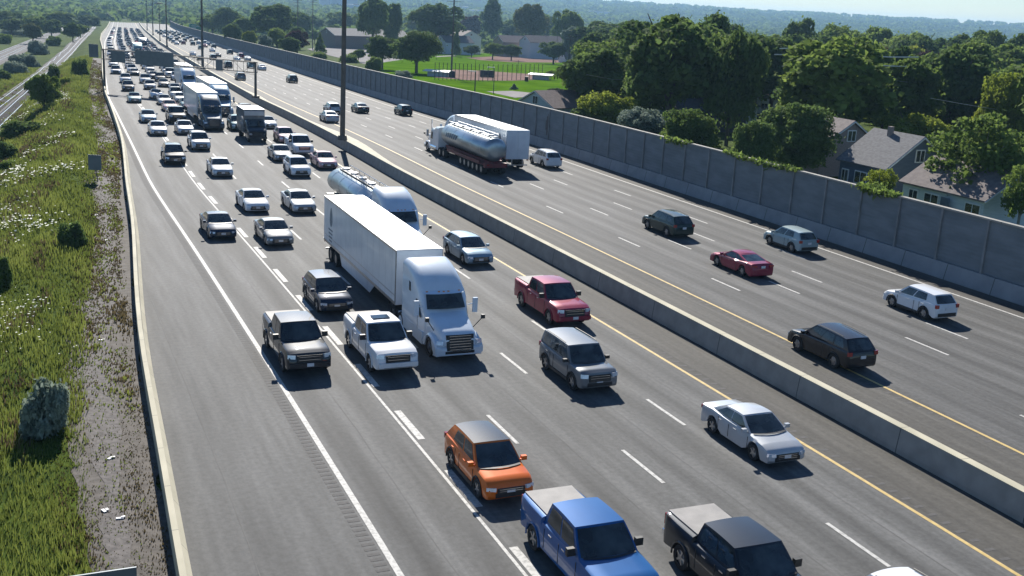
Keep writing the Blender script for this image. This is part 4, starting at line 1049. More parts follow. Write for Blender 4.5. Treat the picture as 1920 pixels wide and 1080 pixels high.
# ---------------------------------------------------------------- trees
def leaf_cloud(seed,n,style='round',leaf=.085,K=46):
    r=np.random.default_rng(seed)
    C=[];Rr=[]
    for i in range(K):
        while True:
            v=r.normal(size=3); v/=np.linalg.norm(v)
            if v[2]>-.75: break
        q=r.uniform(.42,.90); c=v*q
        if style=='conifer':
            t=(i+.5)/K; a=r.uniform(0,6.28); rad=(1-t)*.75*r.uniform(.5,1); c=np.array([math.cos(a)*rad,math.sin(a)*rad,-.95+1.85*t]); rl=.10+.22*(1-t)
        elif style=='tall': c=c*np.array([.8,.8,1.12])*(1-.25*max(c[2],0)); rl=r.uniform(.17,.32)
        elif style=='airy': c=v*r.uniform(.25,.92); rl=r.uniform(.13,.27)
        elif style=='shrub': c[2]=abs(c[2])*1.1-.35; rl=r.uniform(.2,.38)
        else: rl=r.uniform(.13,.34)
        C.append(c);Rr.append(rl)
    C=np.array(C);Rr=np.array(Rr); pb=Rr**2/np.sum(Rr**2)
    id_=r.choice(K,n,p=pb); v=r.normal(size=(n,3)); v/=np.linalg.norm(v,axis=1)[:,None]; v[:,2]=np.where(v[:,2]<-.35,-v[:,2],v[:,2])
    p=C[id_]+v*(Rr[id_]*r.uniform(.72,1.06,n))[:,None]
    if style!='airy':
        m=int(n*.16); q=r.normal(size=(m,3)); q/=np.linalg.norm(q,axis=1)[:,None]; q*=(r.uniform(0,.62,m)**.5)[:,None]
        if style=='conifer': q*=np.array([.25,.25,.9])
        p[:m]=q; v[:m]=r.normal(size=(m,3))
    ol=r.random(n)<.10; p[ol]=C[id_[ol]]+(p[ol]-C[id_[ol]])*r.uniform(1.08,1.32,ol.sum())[:,None]
    nrm=v*.75+r.normal(size=(n,3))*.55; nrm/=np.linalg.norm(nrm,axis=1)[:,None]
    up=r.normal(size=(n,3)); a=np.cross(nrm,up); a/=np.linalg.norm(a,axis=1)[:,None]; b=np.cross(nrm,a)
    s=leaf*r.uniform(.55,1.35,n)[:,None]; asp=r.uniform(.55,1,n)[:,None]
    B=np.stack([p-a*s-b*s*asp,p+a*s*.6-b*s*asp*.9,p+a*s+b*s*asp*.8,p-a*s*.7+b*s*asp],1)
    lob=r.uniform(0,1,K); tint=np.clip(lob[id_]*.55+.12+r.normal(0,.12,n),0,1)
    return B,tint
STY={}
def crown_proto(key,seeds,n,style,leaf,K):
    for i,sd_ in enumerate(seeds):
        B,t=leaf_cloud(sd_,n,style,leaf,K); o=quads('crown',B,LEAF['green'],attr=t); COL.objects.unlink(o); STY.setdefault(key,[]).append(o)
crown_proto('round',(1,2,3,4,5),11500,'round',.050,54); crown_proto('tall',(11,12,13),12000,'tall',.047,60)
crown_proto('conifer',(21,22),5000,'conifer',.055,60); crown_proto('airy',(31,32,33),7000,'airy',.036,95); crown_proto('shrub',(41,42,43),7000,'shrub',.058,34)
crown_proto('fine',(51,52),22000,'round',.034,90)
def trunk_mesh(seed,airy=False):
    r=random.Random(seed); m=MB(); m.cyl((0,0,0),(0,0,.5),.035,8,.026); tips=[]
    for k in range(7 if not airy else 14):
        a=r.uniform(0,6.28); z0=r.uniform(.28,.55); q=r.uniform(.12,.3); p1=(math.cos(a)*q*.5,math.sin(a)*q*.5,z0+.16); p2=(math.cos(a)*q,math.sin(a)*q,z0+r.uniform(.28,.42))
        m.cyl((0,0,z0-.08),p1,.017,5,.011); m.cyl(p1,p2,.011,5,.004)
    o=m.build('trunk',BARK,None,60); COL.objects.unlink(o); return o
TRK=[trunk_mesh(i) for i in range(3)]; TRKA=[trunk_mesh(9,True)]
CNT=[0]
def tree(base,h,wd,style,leafk,label,group=None,cz=None,name='tree',cat='tree',stem=True,barkm=None):
    """base: ground point; h: height; wd: crown width; crown fills from cz*h up to h"""
    CNT[0]+=1; i=CNT[0]; r=random.Random(i*7+3)
    cz={'round':.22,'fine':.18,'tall':.12,'conifer':.05,'airy':.25,'shrub':-.05}[style] if cz is None else cz
    e=empty(name,Matrix.Translation(base)@Matrix.Rotation(r.uniform(0,6.28),4,'Z')); tag(e,label,cat,group)
    c=r.choice(STY[style]).copy(); COL.objects.link(c); c.parent=e
    ch=(1-cz)*h
    low,hi={'shrub':(-.5,1.15)}.get(style,(-1,1.02))
    sz=ch/(hi-low); c.scale=(wd/2*.97,wd/2*.97*r.uniform(.9,1.05),sz); c.location=(0,0,cz*h-low*sz)
    c.material_slots[0].link='OBJECT'; c.material_slots[0].material=LEAF[leafk]
    if stem:
        t=(TRKA[0] if style=='airy' else r.choice(TRK)).copy(); COL.objects.link(t); t.parent=e; t.scale=(wd*.9,wd*.9,h*1.02) if style!='conifer' else (wd*.5,wd*.5,h*.8)
        if barkm: t.material_slots[0].link='OBJECT'; t.material_slots[0].material=barkm
    return e
def ptree(px,ptop,pw,Y,style,leafk,label,group=None,**k):
    """tree whose crown shows at this pixel, standing on the terrain at distance Y"""
    v=at(px,ptop,Y); zg=float(H(v.x,v.y)); h=v.z-zg
    return tree(Vector((v.x,v.y,zg)),max(h,1.5),pw*Y/F_PX*1.03,style,leafk,label,group,**k)
GT='trees behind the noise wall'
for a in [
 (1270,22,215,190,'fine','dark','tall broad dark tree, biggest crown against the sky right of the park'),
 (1385,45,120,150,'fine','dark','very tall narrow dark tree standing just behind the noise wall'),
 (1345,22,130,215,'tall','dark','tall tree top rising behind the narrow dark tree'),
 (1160,78,160,215,'fine','green','rounded green tree left of the tallest pair'),
 (1232,112,95,170,'fine','green','green tree with light left edge before the biggest dark one'),
 (1120,100,100,250,'round','dark','dark tree left of the rounded green tree, above the pale house'),
 (1300,205,110,127,'fine','green','green bushy tree directly behind the wall left of the narrow dark tree'),
 (1210,198,115,138,'fine','grey','grey green tree behind the wall below the dark roofed shed'),
 (1142,168,105,150,'fine','lime','light green bushy tree behind the wall above the white crossover trailer gap'),
 (1087,105,62,195,'tall','green','slender tree left of the light green bushy one beside the park'),
 (1083,205,80,150,'round','dark','low dark tree behind the wall beside the white gabled house'),
 (1560,118,185,160,'fine','dark','large round dark tree right of the narrow tall one, under the wires'),
 (1500,195,150,118,'fine','dark','dark tree directly behind the wall left of the brown gabled house'),
 (1420,228,90,112,'fine','dark','dark low tree at the foot of the very tall narrow tree'),
 (1808,120,165,180,'fine','dark','huge dark round tree with yellow green top, upper right'),
 (1905,138,110,150,'fine','lime','bright yellow green tree at the right edge'),
 (1720,208,125,135,'fine','lime','bright green leafy shrub tree behind the blue house'),
 (1660,95,72,240,'round','red','burgundy tree right of the sagging wires'),
 (1700,104,60,250,'round','red','second burgundy tree just right of the first'),
 (1482,118,80,230,'round','red','burgundy tree left of the large round dark tree'),
 (1665,160,95,190,'round','green','mid green tree between the round dark tree and the shrub tree'),
 (1760,98,90,260,'round','green','green tree top between burgundy trees and the huge dark one'),
 (1860,212,195,101,'airy','green','airy tree with pale visible branches before the white house'),
 (1905,235,130,108,'airy','green','airy grey barked tree at the right edge over the white house'),
 (1930,300,90,92,'airy','green','airy low tree cut by the right edge before the white house'),
 (1505,26,90,380,'tall','dark','tall dark crown against the sky right of the biggest crown'),
 (1572,40,120,400,'fine','green','wide green crown under the ridge line, left of the burgundy pair'),
 (1645,52,110,420,'round','green','green crown in the skyline row above the wires'),
 (1722,56,120,400,'fine','green','green crown in the skyline row right of the burgundy pair'),
 (1795,62,110,380,'round','dark','dark crown in the skyline row above the huge dark tree'),
 (1862,58,105,360,'fine','green','green crown in the skyline row near the right edge'),
 (1925,66,90,330,'round','dark','dark crown in the skyline row cut by the right edge'),
 (1600,78,105,300,'fine','green','green crown just above the left part of the wires'),
 (1545,66,90,330,'round','dark','dark crown left of the wires below the skyline row'),
 (1880,100,100,260,'fine','green','green crown between the huge dark tree and the skyline row'),
 (1655,312,66,100,'airy','lime','feathery light shrub between the blue house and the wall'),
]:
    ptree(*a[:6],a[6],GT,barkm=BARKP if a[4]=='airy' else None,cz=.05 if a[4]!='airy' else .1)
ptree(1782,348,36,98,'conifer','dark','small dark cedar in front of the white house wall',GT,name='conifer',cz=0)
ptree(1648,328,60,96,'shrub','green','low green bushes at the wall top before the blue house',None,name='shrub',cat='shrub',stem=False,cz=.3)
# creeper hanging over the coping
def creeper(px0,px1,py0,py1,label,n=420):
    r=np.random.default_rng(int(px0)); t=r.random(n); px=px0+(px1-px0)*t; py=py0+(py1-py0)*t
    B=[]
    a=un(px0,py0,WH); b=un(px1,py1,WH); e=empty('creeper',Matrix.Translation((a+b)/2)); tag(e,label,'creeper')
    y=a.y+(b.y-a.y)*t; X,Y=P(y,26.1+r.normal(0,.25,n)); z=G(Y)+WH+.08-np.abs(r.normal(0,.28,n))*(1-np.abs(2*t-1)**2)*(.4+.6*np.sin(t*23)**2)+r.uniform(0,.2,n); L0=P(y,0)
    X=np.where(z<G(Y)+WH,P(y,25.85)[0],X); q=.10
    u=r.normal(0,q,(n,3)); v=r.normal(0,q,(n,3)); p=np.stack([X,Y,z],1)-np.array((a+b)/2)
    quads('foliage',np.stack([p-u,p-v,p+u,p+v],1),LEAF['green'],parent=e,attr=r.random(n))
creeper(1572,1692,331,372,'light green creeper over the wall coping before the blue house'); creeper(1838,1905,408,432,'light green creeper over the wall coping before the airy trees')
creeper(1372,1412,291,306,'yellowish creeper on the wall coping below the narrow dark tree',200)
GM='trees around the park'
for a in [
 (783,58,92,331,'fine','dark','broad park tree with clear trunk on the lawn behind the wall'),
 (718,66,66,345,'round','dark','dark tree left of the broad park tree'),
 (700,98,36,320,'shrub','green','low bush at the wall left of the park tree'),
 (758,128,34,300,'shrub','grey','pale low bush at the wall top beside the park lawn'),
 (964,160,20,268,'conifer','grey','small bluish conifer beside the wall and paved path'),
 (1034,132,24,340,'round','green','small round tree on the lawn left of the white gabled house'),
 (1045,165,36,250,'round','dark','dark bush behind the white gabled house'),
 (857,44,22,560,'conifer','dark','tall dark narrow conifer beyond the park light pole'),
 (925,-6,48,900,'tall','dark','tallest dark tree beyond the park rising above the picture'),
 (885,28,50,1000,'round','red','burgundy tree beyond the park right of the tall conifer'),
 (960,38,52,1000,'round','green','green tree right of the tallest dark tree beyond the park'),
 (1000,8,66,760,'round','olive','dull reddish green tree against the hazy hills beyond the park'),
 (1010,26,90,1020,'round','green','broad green tree below the dull reddish one beyond the park'),
 (1073,52,38,520,'round','grey','grey green round tree beside the tall pole beyond the park'),
 (1095,84,50,420,'round','green','green tree at the right end of the park'),
 (700,-5,66,560,'round','dark','dark tree just right of the nearest mast, at the top edge'),
 (738,2,44,600,'tall','dark','narrow dark tree beside the top edge, second from the mast'),
 (690,24,56,1020,'round','green','green tree under the dark one right of the mast'),
 (820,6,100,620,'round','dark','broad dark tree behind the broad park tree'),
 (780,30,50,980,'round','lime','yellow green tree between roofs beyond the park tree'),
 (1065,18,60,700,'round','green','tree top left of the biggest dark crown'),
 (1120,42,110,520,'round','dark','dark trees row left of the biggest crown'),
 (1180,38,80,560,'round','dark','dark tree top just left of the biggest crown'),
 (925,80,40,540,'round','green','green trees at the far edge of the ball field'),
 (1040,78,60,520,'round','dark','dark shrubs beside the far ball field edge'),
 (885,84,34,560,'round','dark','dark shrub tree under the burgundy tree at the far park edge'),
 (960,84,40,540,'round','dark','dark shrub tree at the far park edge beside the sheds'),
]: ptree(*a[:6],a[6],GM,name='conifer' if a[4]=='conifer' else 'tree' if a[4]!='shrub' else 'shrub',cat='shrub' if a[4]=='shrub' else 'tree',stem=a[4]!='shrub')
GW='trees beyond the far part of the noise wall'
for a in [
 (510,6,96,560,'round','dark','broad dark tree behind the wall, biggest left of the nearest mast'),
 (455,32,56,600,'round','green','green tree behind the wall left of the broad dark one'),
 (425,14,60,700,'round','dark','dark tree right of the second lighting mast'),
 (438,46,40,480,'round','dark','dark bushy tree directly behind the wall right of the green sign'),
 (398,26,50,720,'round','green','green tree above the green guide sign'),
 (497,66,28,430,'round','grey','grey green shrub behind the wall'),
 (548,72,32,400,'round','dark','dark shrub behind the wall midway between gantry and nearest mast'),
 (520,52,50,460,'round','green','green bushes behind the wall left of the school'),
 (555,50,40,520,'round','dark','dark trees left of the school roof'),
 (588,30,44,1000,'round','dark','dark trees behind the school left end'),
 (470,58,30,460,'round','lime','yellow green shrub behind the wall'),
 (655,96,34,390,'shrub','green','green shrub at the wall by the pale parking ground'),
 (672,92,30,400,'round','green','green shrub right of the nearest mast by the pale parking ground'),
 (598,92,30,410,'shrub','green','green low shrub at the wall before the parking ground'),
 (600,60,26,480,'conifer','green','small pale conifer before the school'),
 (560,22,60,760,'round','dark','dark tree top left of the school'),
 (640,22,60,1020,'round','green','trees behind the school roof at the nearest mast'),
]: ptree(*a[:6],a[6],GW,name='conifer' if a[4]=='conifer' else 'tree' if a[4]!='shrub' else 'shrub',cat='shrub' if a[4]=='shrub' else 'tree',stem=a[4]!='shrub')
# left side shrubs
def shrub(px,ptop,pbase,pw,style,leafk,label,name='shrub',stem=False,cz=None):
    v=unH(px,pbase); k=v.y/F_PX; return tree(v,(pbase-ptop)*k*1.15,pw*k,style,leafk,label,'shrubs left of the highway',name=name,cat='shrub' if name=='shrub' else 'tree',stem=stem,cz=cz)
for a in [
 (85,690,812,112,'shrub','grey','silvery blue shrub in the grass at the lower left'),
 (138,408,462,58,'shrub','dark','dark low shrub at the edge of the gravel'),
 (83,148,205,64,'round','green','round dark green tree beside the near railway tracks'),
 (36,222,256,76,'shrub','dark','wide dark shrub at the left edge below the near tracks'),
 (101,115,152,26,'shrub','dark','small shrub between the two near tracks'),
 (151,104,142,30,'shrub','dark','dark shrub right of the near tracks below the far bend'),
 (46,98,124,56,'shrub','grey','grey green willow shrub between the two railway corridors'),
 (28,112,138,44,'shrub','grey','grey green shrub left of the willow between the corridors'),
 (72,74,102,40,'shrub','grey','tall grey green shrub farther along between the corridors'),
 (5,128,150,30,'shrub','dark','dark shrub at the left edge between the corridors'),
 (100,66,86,34,'shrub','green','green shrub beside the far tracks'),
 (14,262,300,46,'shrub','dark','small dark bush at the left edge in the grass'),
 (124,142,160,20,'shrub','lime','yellow green bush right of the round tree'),
 (8,470,540,40,'shrub','dark','dark bush at the left edge in the middle of the slope'),
 (30,52,66,50,'shrub','grey','pale round bush beyond the far tracks'),
 (5,62,82,40,'shrub','green','green bush at the left edge above the far tracks'),
 (20,296,316,40,'shrub','green','low green bush at the left edge near the flowers'),
]: shrub(*a[:6],a[6],cz=0.02 if a[4]=='round' else None,name='tree' if 'tree' in a[6] else 'shrub',stem='tree' in a[6])
for k_,(px,pt,pw,Y,lk) in enumerate([(20,34,60,620,'dark'),(62,30,50,640,'green'),(95,36,44,600,'dark'),(135,42,34,520,'dark'),(150,46,30,560,'green'),(8,20,70,700,'dark'),(110,22,60,760,'green'),(165,28,50,800,'dark'),(60,44,36,500,'olive')]):
    ptree(px,pt,pw,Y,'round',lk,'wood of bushy trees beyond the far tracks at the top left corner','bushy trees at the top left')
# scattered suburb trees in the distance (right) and along the far road
r_=random.Random(5); n_=0; tries=0; placed=[]
while n_<205 and tries<9000:
    tries+=1
    Y=r_.uniform(128,950) if r_.random()<.55 else r_.uniform(150,420); px=r_.uniform(380,2080)
    v=at(px,100,Y); x=v.x; l=float(LAT(x,min(Y,1080)))
    if l<34: continue
    zg=float(H(x,Y)); py0=540-F_PX*((np.array([x,Y,zg])-np.array([0,0,CAM_H]))@UP)/((np.array([x,Y,zg])-np.array([0,0,CAM_H]))@FWD)
    if Y<650 and 560<px<1110: continue          # park and parking ground stay open
    if Y<330 and px<1110: continue
    if any((x-a)**2+(Y-b)**2<(6+Y*.009)**2 for a,b in placed): continue
    if l<62 and Y<150: continue
    placed.append((x,Y)); h=(r_.uniform(10,17) if Y<280 else r_.uniform(13,20)) if px>1100 else r_.uniform(7,12)
    lk=r_.choice(['green','dark']) if Y<240 else r_.choice(['green','green','dark','dark','dark','olive','green','lime','red'] if r_.random()<.5 else ['green','dark','dark'])
    nm={'green':'green','dark':'dark green','olive':'olive','lime':'yellow green','red':'reddish'}[lk]
    where='left of the nearest mast' if px<640 else 'beyond the park' if px<1100 else 'behind the biggest dark crowns' if px<1300 else 'behind the very tall narrow tree' if px<1450 else 'around the sagging wires' if px<1730 else 'above the huge dark tree' if px<1880 else 'at the right edge'
    row='front row' if Y<230 else 'middle row' if Y<420 else 'rear row' if Y<650 else 'farthest row'
    tree(Vector((x,Y,zg)),h,h*r_.uniform(.75,1.1),r_.choice(['round','round','tall']),lk,'%s suburb tree, %s, %s'%(nm if h<13 else 'tall '+nm,row,where),'distant suburb trees'); n_+=1
# far woods: rolling canopy to the hazy ridge
def woods():
    r=np.random.default_rng(17); n=7500; Y=820*(6300/820)**r.random(n); px=r.uniform(-350,2300,n); X=(px-960)/F_PX*Y*1.02
    l=LAT(X,np.minimum(Y,1080)); k=~((Y<1080)&(l>-70)&(l<34)); X,Y=X[k],Y[k]; n=len(X)
    Z=H(X,Y); rad=r.uniform(4.5,8,n)*(1+Y/2600); hh=r.uniform(.75,1.25,n)*np.minimum(rad,8)*(.8)
    B=[];T=[]
    for s in range(16):
        v=r.normal(size=(n,3)); v/=np.linalg.norm(v,axis=1)[:,None]; v[:,2]=np.abs(v[:,2]); p=np.stack([X+v[:,0]*rad*.8,Y+v[:,1]*rad*.8,Z+(v[:,2]+.15)*hh],1)
        q=r.normal(0,1,(n,3))*.5+v; q/=np.linalg.norm(q,axis=1)[:,None]; a=np.cross(q,r.normal(size=(n,3))); a/=np.linalg.norm(a,axis=1)[:,None]; b=np.cross(q,a); sz=(rad*.42)[:,None]
        B.append(np.stack([p-a*sz,p-b*sz,p+a*sz,p+b*sz],1)); T.append(np.clip((X*7.3%1)*.6+r.normal(.1,.1,n),0,1))
    o=quads('woods',np.concatenate(B),LEAF['dark'],attr=np.concatenate(T)); o['kind']='stuff'; o['label']='far rolling woods fading into blue haze'
woods()
# ---------------------------------------------------------------- houses
SHING=dict(grey=mat('shingle_grey',(.10,.10,.105),(.16,.16,.165),2.5,.9,stretch=(1,1,3)),brown=mat('shingle_brown',(.13,.105,.10),(.19,.16,.15),2.5,.9),dark=mat('shingle_dark',(.035,.04,.055),(.06,.065,.085),2,.9),
  warm=mat('shingle_warm',(.17,.13,.12),(.23,.18,.165),2.5,.9))
SID=dict(blue=mat('siding_blue',(.075,.105,.145),(.095,.13,.175),1,.7,stretch=(1,1,8)),white=mat('siding_white',(.5,.56,.57),(.6,.66,.67),1,.7,stretch=(1,1,8)),brick=mat('brick_pinkish',(.24,.19,.17),(.32,.25,.22),6,.9),
  pale=mat('siding_pale',(.44,.5,.54),(.52,.58,.62),1,.7,stretch=(1,1,8)),dark=mat('siding_dark',(.03,.035,.055),(.045,.05,.075),1,.7),school=mat('brick_grey_brown',(.17,.14,.13),(.23,.19,.175),3,.9))
def house(px,py,zr,L,D,he,ang,sid,roof,label,cat='house',wins=((.5,1.4,1),),gwin=True,chim=False,hip=0,name='house',Y=None):
    """px,py: near end of the ridge; zr ridge height above ground; ridge runs away from us at ang to the road"""
    v=un(px,py,zr)
    if Y: v=at(px,py,Y); zr=v.z-float(H(v.x,v.y)); he=zr-(3.4 if zr>5 else 1.2)
    v.z=float(H(v.x,v.y)); s=float(SL(stat(v) if v.y<1000 else 1000)); f=Vector((s,1,0)).normalized(); f=Matrix.Rotation(R(ang),3,'Z')@f
    mw=Matrix(((f.x,-f.y,0,v.x),(f.y,f.x,0,v.y),(0,0,1,v.z),(0,0,0,1))); e=empty(name,mw); tag(e,label,cat)
    # local: +X along the ridge away, +Y left
    w_=MB(); h2=D/2
    w_.loft([[(x,-h2,-1),(x,h2,-1),(x,h2,he),(x,0,zr-.12),(x,-h2,he)] for x in (0,L)]); wall=w_.build('wall',SID[sid],e)
    r=MB(); o=.35; sl=(zr-he)/h2
    for sg in (1,-1):
        a=[(-o,0,zr),(L+o,0,zr),(L+o,sg*(h2+o),he-o*sl),(-o,sg*(h2+o),he-o*sl)]
        if hip: a[0]=(hip,0,zr)
        r.poly(a,.14,(0,0,1))
    rf=r.build('roof',SHING[roof],e)
    t=MB()
    for sg in (1,-1):
        a=Vector((-o-.02,0,zr)); b=Vector((-o-.02,sg*(h2+o),he-o*sl)); t.cyl(a,b,.09,4)
    t.build('fascia',WHITEP,rf)
    def win(c,nx,w,h):
        # nx: 'g' gable end, 's' side facing the road (-Y)
        if nx=='g': m=MB().box((-.04,c[0],c[1]),(.08,w,h)); g=MB().box((-.085,c[0],c[1]),(.02,w-.22,h-.22)); g2=MB().box((-.1,c[0],c[1]),(.02,.07,h-.2))
        else:
            m=MB().box((c[0],nx*(h2+.04),c[1]),(w,.08,h)); g=MB().box((c[0],nx*(h2+.085),c[1]),(w-.22,.02,h-.22)); g2=MB().box((c[0],nx*(h2+.1),c[1]),(.07,.02,h-.2))
        f_=m.build('window',WHITEP,wall); g.build('pane',GLASS,f_); g2.build('mullion',WHITEP,f_)
    if gwin: win((0,he+(zr-he)*.38),'g',1.2,1.3)
    for xx,z,w in wins: win((xx*L,z,),1,w*1.5,1.3)
    if chim: MB().box((L*.6,.5,zr+.1),(.45,.45,1.0)).build('chimney',SID['brick'],rf)
    return e,wall,rf
house(1730,258,6.2,6.6,8.4,3.2,0,'blue','grey','dark blue gabled house with grey roof and small attic window behind the wall','house',((.5,1.7,1.2),(.85,1.6,.7)),chim=True)
e,wall,rf=house(1912,326,4.9,9.8,7.2,2.7,0,'white','brown','low white house with brown roof behind the airy trees at the right edge','house',((.12,1.5,1.2),(.62,1.5,1.2),(.85,1.5,.8)))
MB().box((.4*10,4.06,1.1),(1.0,.08,2.1)).build('door',SID['blue'],e)
house(1600,228,6.2,9,8,3.6,0,'brick','brown','pinkish brown gabled house with white framed attic window behind trees','house',((.5,1.6,1),),chim=True)
house(1005,171,5.0,14,8,2.9,-68,'pale','warm','pale blue gabled house with brown roof beside the ball field','house',((.3,1.6,1),))
house(1218,186,4.6,16,10,3.4,-80,'dark','dark','long dark roofed building behind the grey green tree','house',(),gwin=False)
house(1290,172,5.4,14,9,3.2,-70,'pale','grey','grey roofed house half hidden left of the very tall narrow tree','house',((.5,1.6,1),))
house(1140,147,5.6,15,9,3.2,-60,'brick','warm','brown roofed house above the light green bushy tree','house',((.3,1.6,1),))
house(1188,150,5.4,12,9,3.2,-20,'pale','warm','small gabled house with pinkish roof right of the brown roofed one','house',((.3,1.6,1),))
house(1482,160,6,12,9,3.4,40,'white','brown','pale house end with brown roof between the two dark trees under the wires','house',((.3,1.6,1),))
house(612,52,8,46,22,5,-75,'school','grey','long low grey brown school building beyond the pale parking ground','school',((.1,2,2),(.3,2,2),(.5,2,2)),Y=600)
house(700,60,6,40,16,4,-80,'school','warm','long flat brown roofed building above the parking ground trees','school',((.2,2,2),),Y=640)
house(826,66,6.5,18,12,3.4,-75,'pale','grey','grey roofed house left of the tall dark conifer beyond the park','house',((.3,1.6,1),),Y=610)
house(884,58,9,16,13,4.5,10,'white','brown','brown roofed house with white gable right of the tall dark conifer','house',((.3,2,1),),Y=640)
house(935,66,6.5,20,12,3.4,-80,'brick','warm','reddish roofed house behind shrubs at the far edge of the ball field','house',((.3,1.6,1),),Y=625)
house(985,66,6,22,12,3.4,-80,'pale','brown','long bungalow with white chimneys at the far edge of the ball field','house',((.3,1.6,1),(.6,1.6,1)),chim=True,Y=615)
house(1055,97,3.6,10,7,2.6,-80,'pale','brown','small shed with pale roof at the right end of the far clay field','shed',(),Y=560)
for k_,(px,py) in enumerate([(1560,96),(1420,92),(1745,150),(1868,185),(1640,118),(1790,96),(1500,84)]):
    house(px,py,6.4,12,9,3.3,[-70,20,-60,0,60,-30,10][k_],['brick','pale','white','brick','pale','white','brick'][k_],['warm','grey','brown','grey','dark','brown','grey'][k_],['reddish roof glimpsed among trees above the large round dark tree','grey roof glimpsed among trees above the very tall tree','brown roof among trees right of the burgundy pair','grey roof among trees at the right edge under the huge dark tree','dark roof among the trees below the sagging wires','brown roof among trees right of the wires','grey roof among far trees left of the wires'][k_],'house',((.4,1.6,1),))
# ---------------------------------------------------------------- park
def patch(name,pts,mt,z=.05,rnd_=0,n=1):
    W_=[un(*q) for q in pts]; 
    if rnd_: pass
    c=sum(W_,Vector())/len(W_); V=[];Fc=[]
    K=14; ring=[]
    for i in range(len(W_)):
        a,b=W_[i],W_[(i+1)%len(W_)]
        for k in range(K): ring.append(a.lerp(b,k/K))
    L_=6; m=len(ring)
    for j in range(L_+1):
        for q in ring:
            p=c.lerp(q,j/L_) ; V.append((p.x,p.y,float(H(p.x,p.y))+z))
    Fc=[(j*m+i,j*m+(i+1)%m,(j+1)*m+(i+1)%m,(j+1)*m+i) for j in range(L_) for i in range(m)]
    return struct(mesh(name,V,Fc,mt))
patch('park_lawn',[(735,172),(690,125),(735,98),(1080,102),(1075,215),(1000,212)],LAWN,.06)
patch('infield',[(815,146),(822,136),(850,131),(905,133),(960,137),(1010,140),(1015,150),(960,152),(880,151)],CLAY,.10)
patch('clay_field',[(872,108),(930,106),(1070,110),(1075,118),(960,117),(900,113)],CLAY,.10)
patch('parking_ground',[(575,92),(640,84),(700,86),(760,94),(755,112),(690,122),(600,100)],PAVE,.10)
patch('path',[(912,172),(960,171),(1010,176),(1000,182),(965,184)],PAVE,.10)
patch('path',[(975,196),(1000,193),(1060,215),(1030,222)],PAVE,.14)
patch('path',[(815,106),(850,104),(856,105.5),(820,107.5)],PAVE,.14)
def pole(px,pyb,pyt,r,label,name='lamp_post',kind='lamp',cat='lamp post'):
    v=un(px,pyb); v.z=float(H(v.x,v.y)); k=v.y/F_PX; h=(pyb-pyt)*k; e=empty(name,Matrix.Translation(v)); tag(e,label,cat)
    MB().cyl((0,0,-.2),(0,0,h),r,8,r*.7).build('pole',GREYM,e)
    if kind=='lamp': MB().box((-.8,0,h),(1.7,.3,.15)).build('lamp_head',ALLOY,e)
    elif kind=='rack':
        m=MB()
        for z in (0,1.2,2.4): m.box((0,0,h-z),(4.2,.15,.12))
        m.build('crossbar',GREYM,e)
        for x in (-1.7,-.85,0,.85,1.7):
            for z in (0,1.2): MB().box((x,-.25,h-z+.25),(.6,.4,.5)).build('floodlight',GREYM,e)
    elif kind=='cross': 
        for z in (.4,1.1): MB().box((0,0,h-z),(2.2,.12,.12)).build('crossarm',GREYM,e)
    elif kind=='tx': 
        MB().cyl((.4,0,h-2.4),(.4,0,h-1.1),.33,12).build('transformer',ALLOY,e); MB().box((0,0,h-.4),(2,.12,.12)).build('crossarm',GREYM,e)
    return e
pole(846,144,-6,.28,'tall park floodlight pole with light rack at the ball diamond',kind='rack',name='floodlight_pole',cat='light pole')
pole(890,176,135,.14,'dark wooden pole on the lawn near the wall')
pole(925,177,128,.09,'thin lamp post with pale head on the park lawn')
pole(1063,165,70,.16,'tall utility pole left of the light green bushy tree','utility_pole','cross','utility pole')
pole(1042,118,62,.12,'thin utility pole at the right end of the ball field','utility_pole','cross','utility pole')
pole(1082,180,126,.14,'utility pole with pale arm beside the white gabled house','utility_pole','cross','utility pole')
pole(558,92,0,.26,'tall pole at the top edge, left one of a far pair','floodlight_pole','rack','light pole'); pole(586,92,0,.26,'tall pole at the top edge, right one of a far pair','floodlight_pole','rack','light pole')
pole(1696,262,192,.15,'utility pole with grey transformer behind the blue house','utility_pole','tx','utility pole')
pole(1848,255,198,.14,'utility pole under the huge dark tree at the right','utility_pole','cross','utility pole')
for px,pb,pt in ((891,140,112),(971,138,113)):
    pole(px,pb,pt,.08,'thin white foul pole on the ball field, %s one'%('left' if px<900 else 'right'),'foul_pole','none','foul pole')
# backstop fence
a,b=un(815,150),un(1016,149); e=empty('backstop_fence',Matrix.Translation((a+b)/2)); tag(e,'tall thin mesh fence on posts around the near ball diamond','fence'); c=(a+b)/2
mid=un(905,153)
ptsf=[a.lerp(mid,t) for t in np.linspace(0,1,13)]+[mid.lerp(b,t) for t in np.linspace(0,1,14)[1:]]
for q in ptsf:
    q.z=float(H(q.x,q.y)); MB().cyl(q-c,q-c+Vector((0,0,4.6)),.09,5).build('post',GREYM,e)
m=MB()
for q,w2 in zip(ptsf,ptsf[1:]):
    for z in (.1,1.5,3.0,4.6): m.cyl(q-c+Vector((0,0,z)),w2-c+Vector((0,0,z)),.025,4)
m.build('rail',GREYM,e)
def shelter(px,py,w,label):
    v=un(px,py); v.z=float(H(v.x,v.y)); e=empty('dugout',Matrix.Translation(v)@Matrix.Rotation(R(-12),4,'Z')); tag(e,label,'dugout')
    MB().box((0,0,.8),(w,2,1.5)).build('wall',SID['pale'],e); MB().box((0,-.3,1.65),(w+2.5,3.2,.18),Matrix.Rotation(R(6),3,'X')).build('roof',ROOFW,e)
shelter(822,144,6,'white roofed dugout left of the floodlight pole'); shelter(1014,150,5,'white roofed dugout right of the ball diamond')
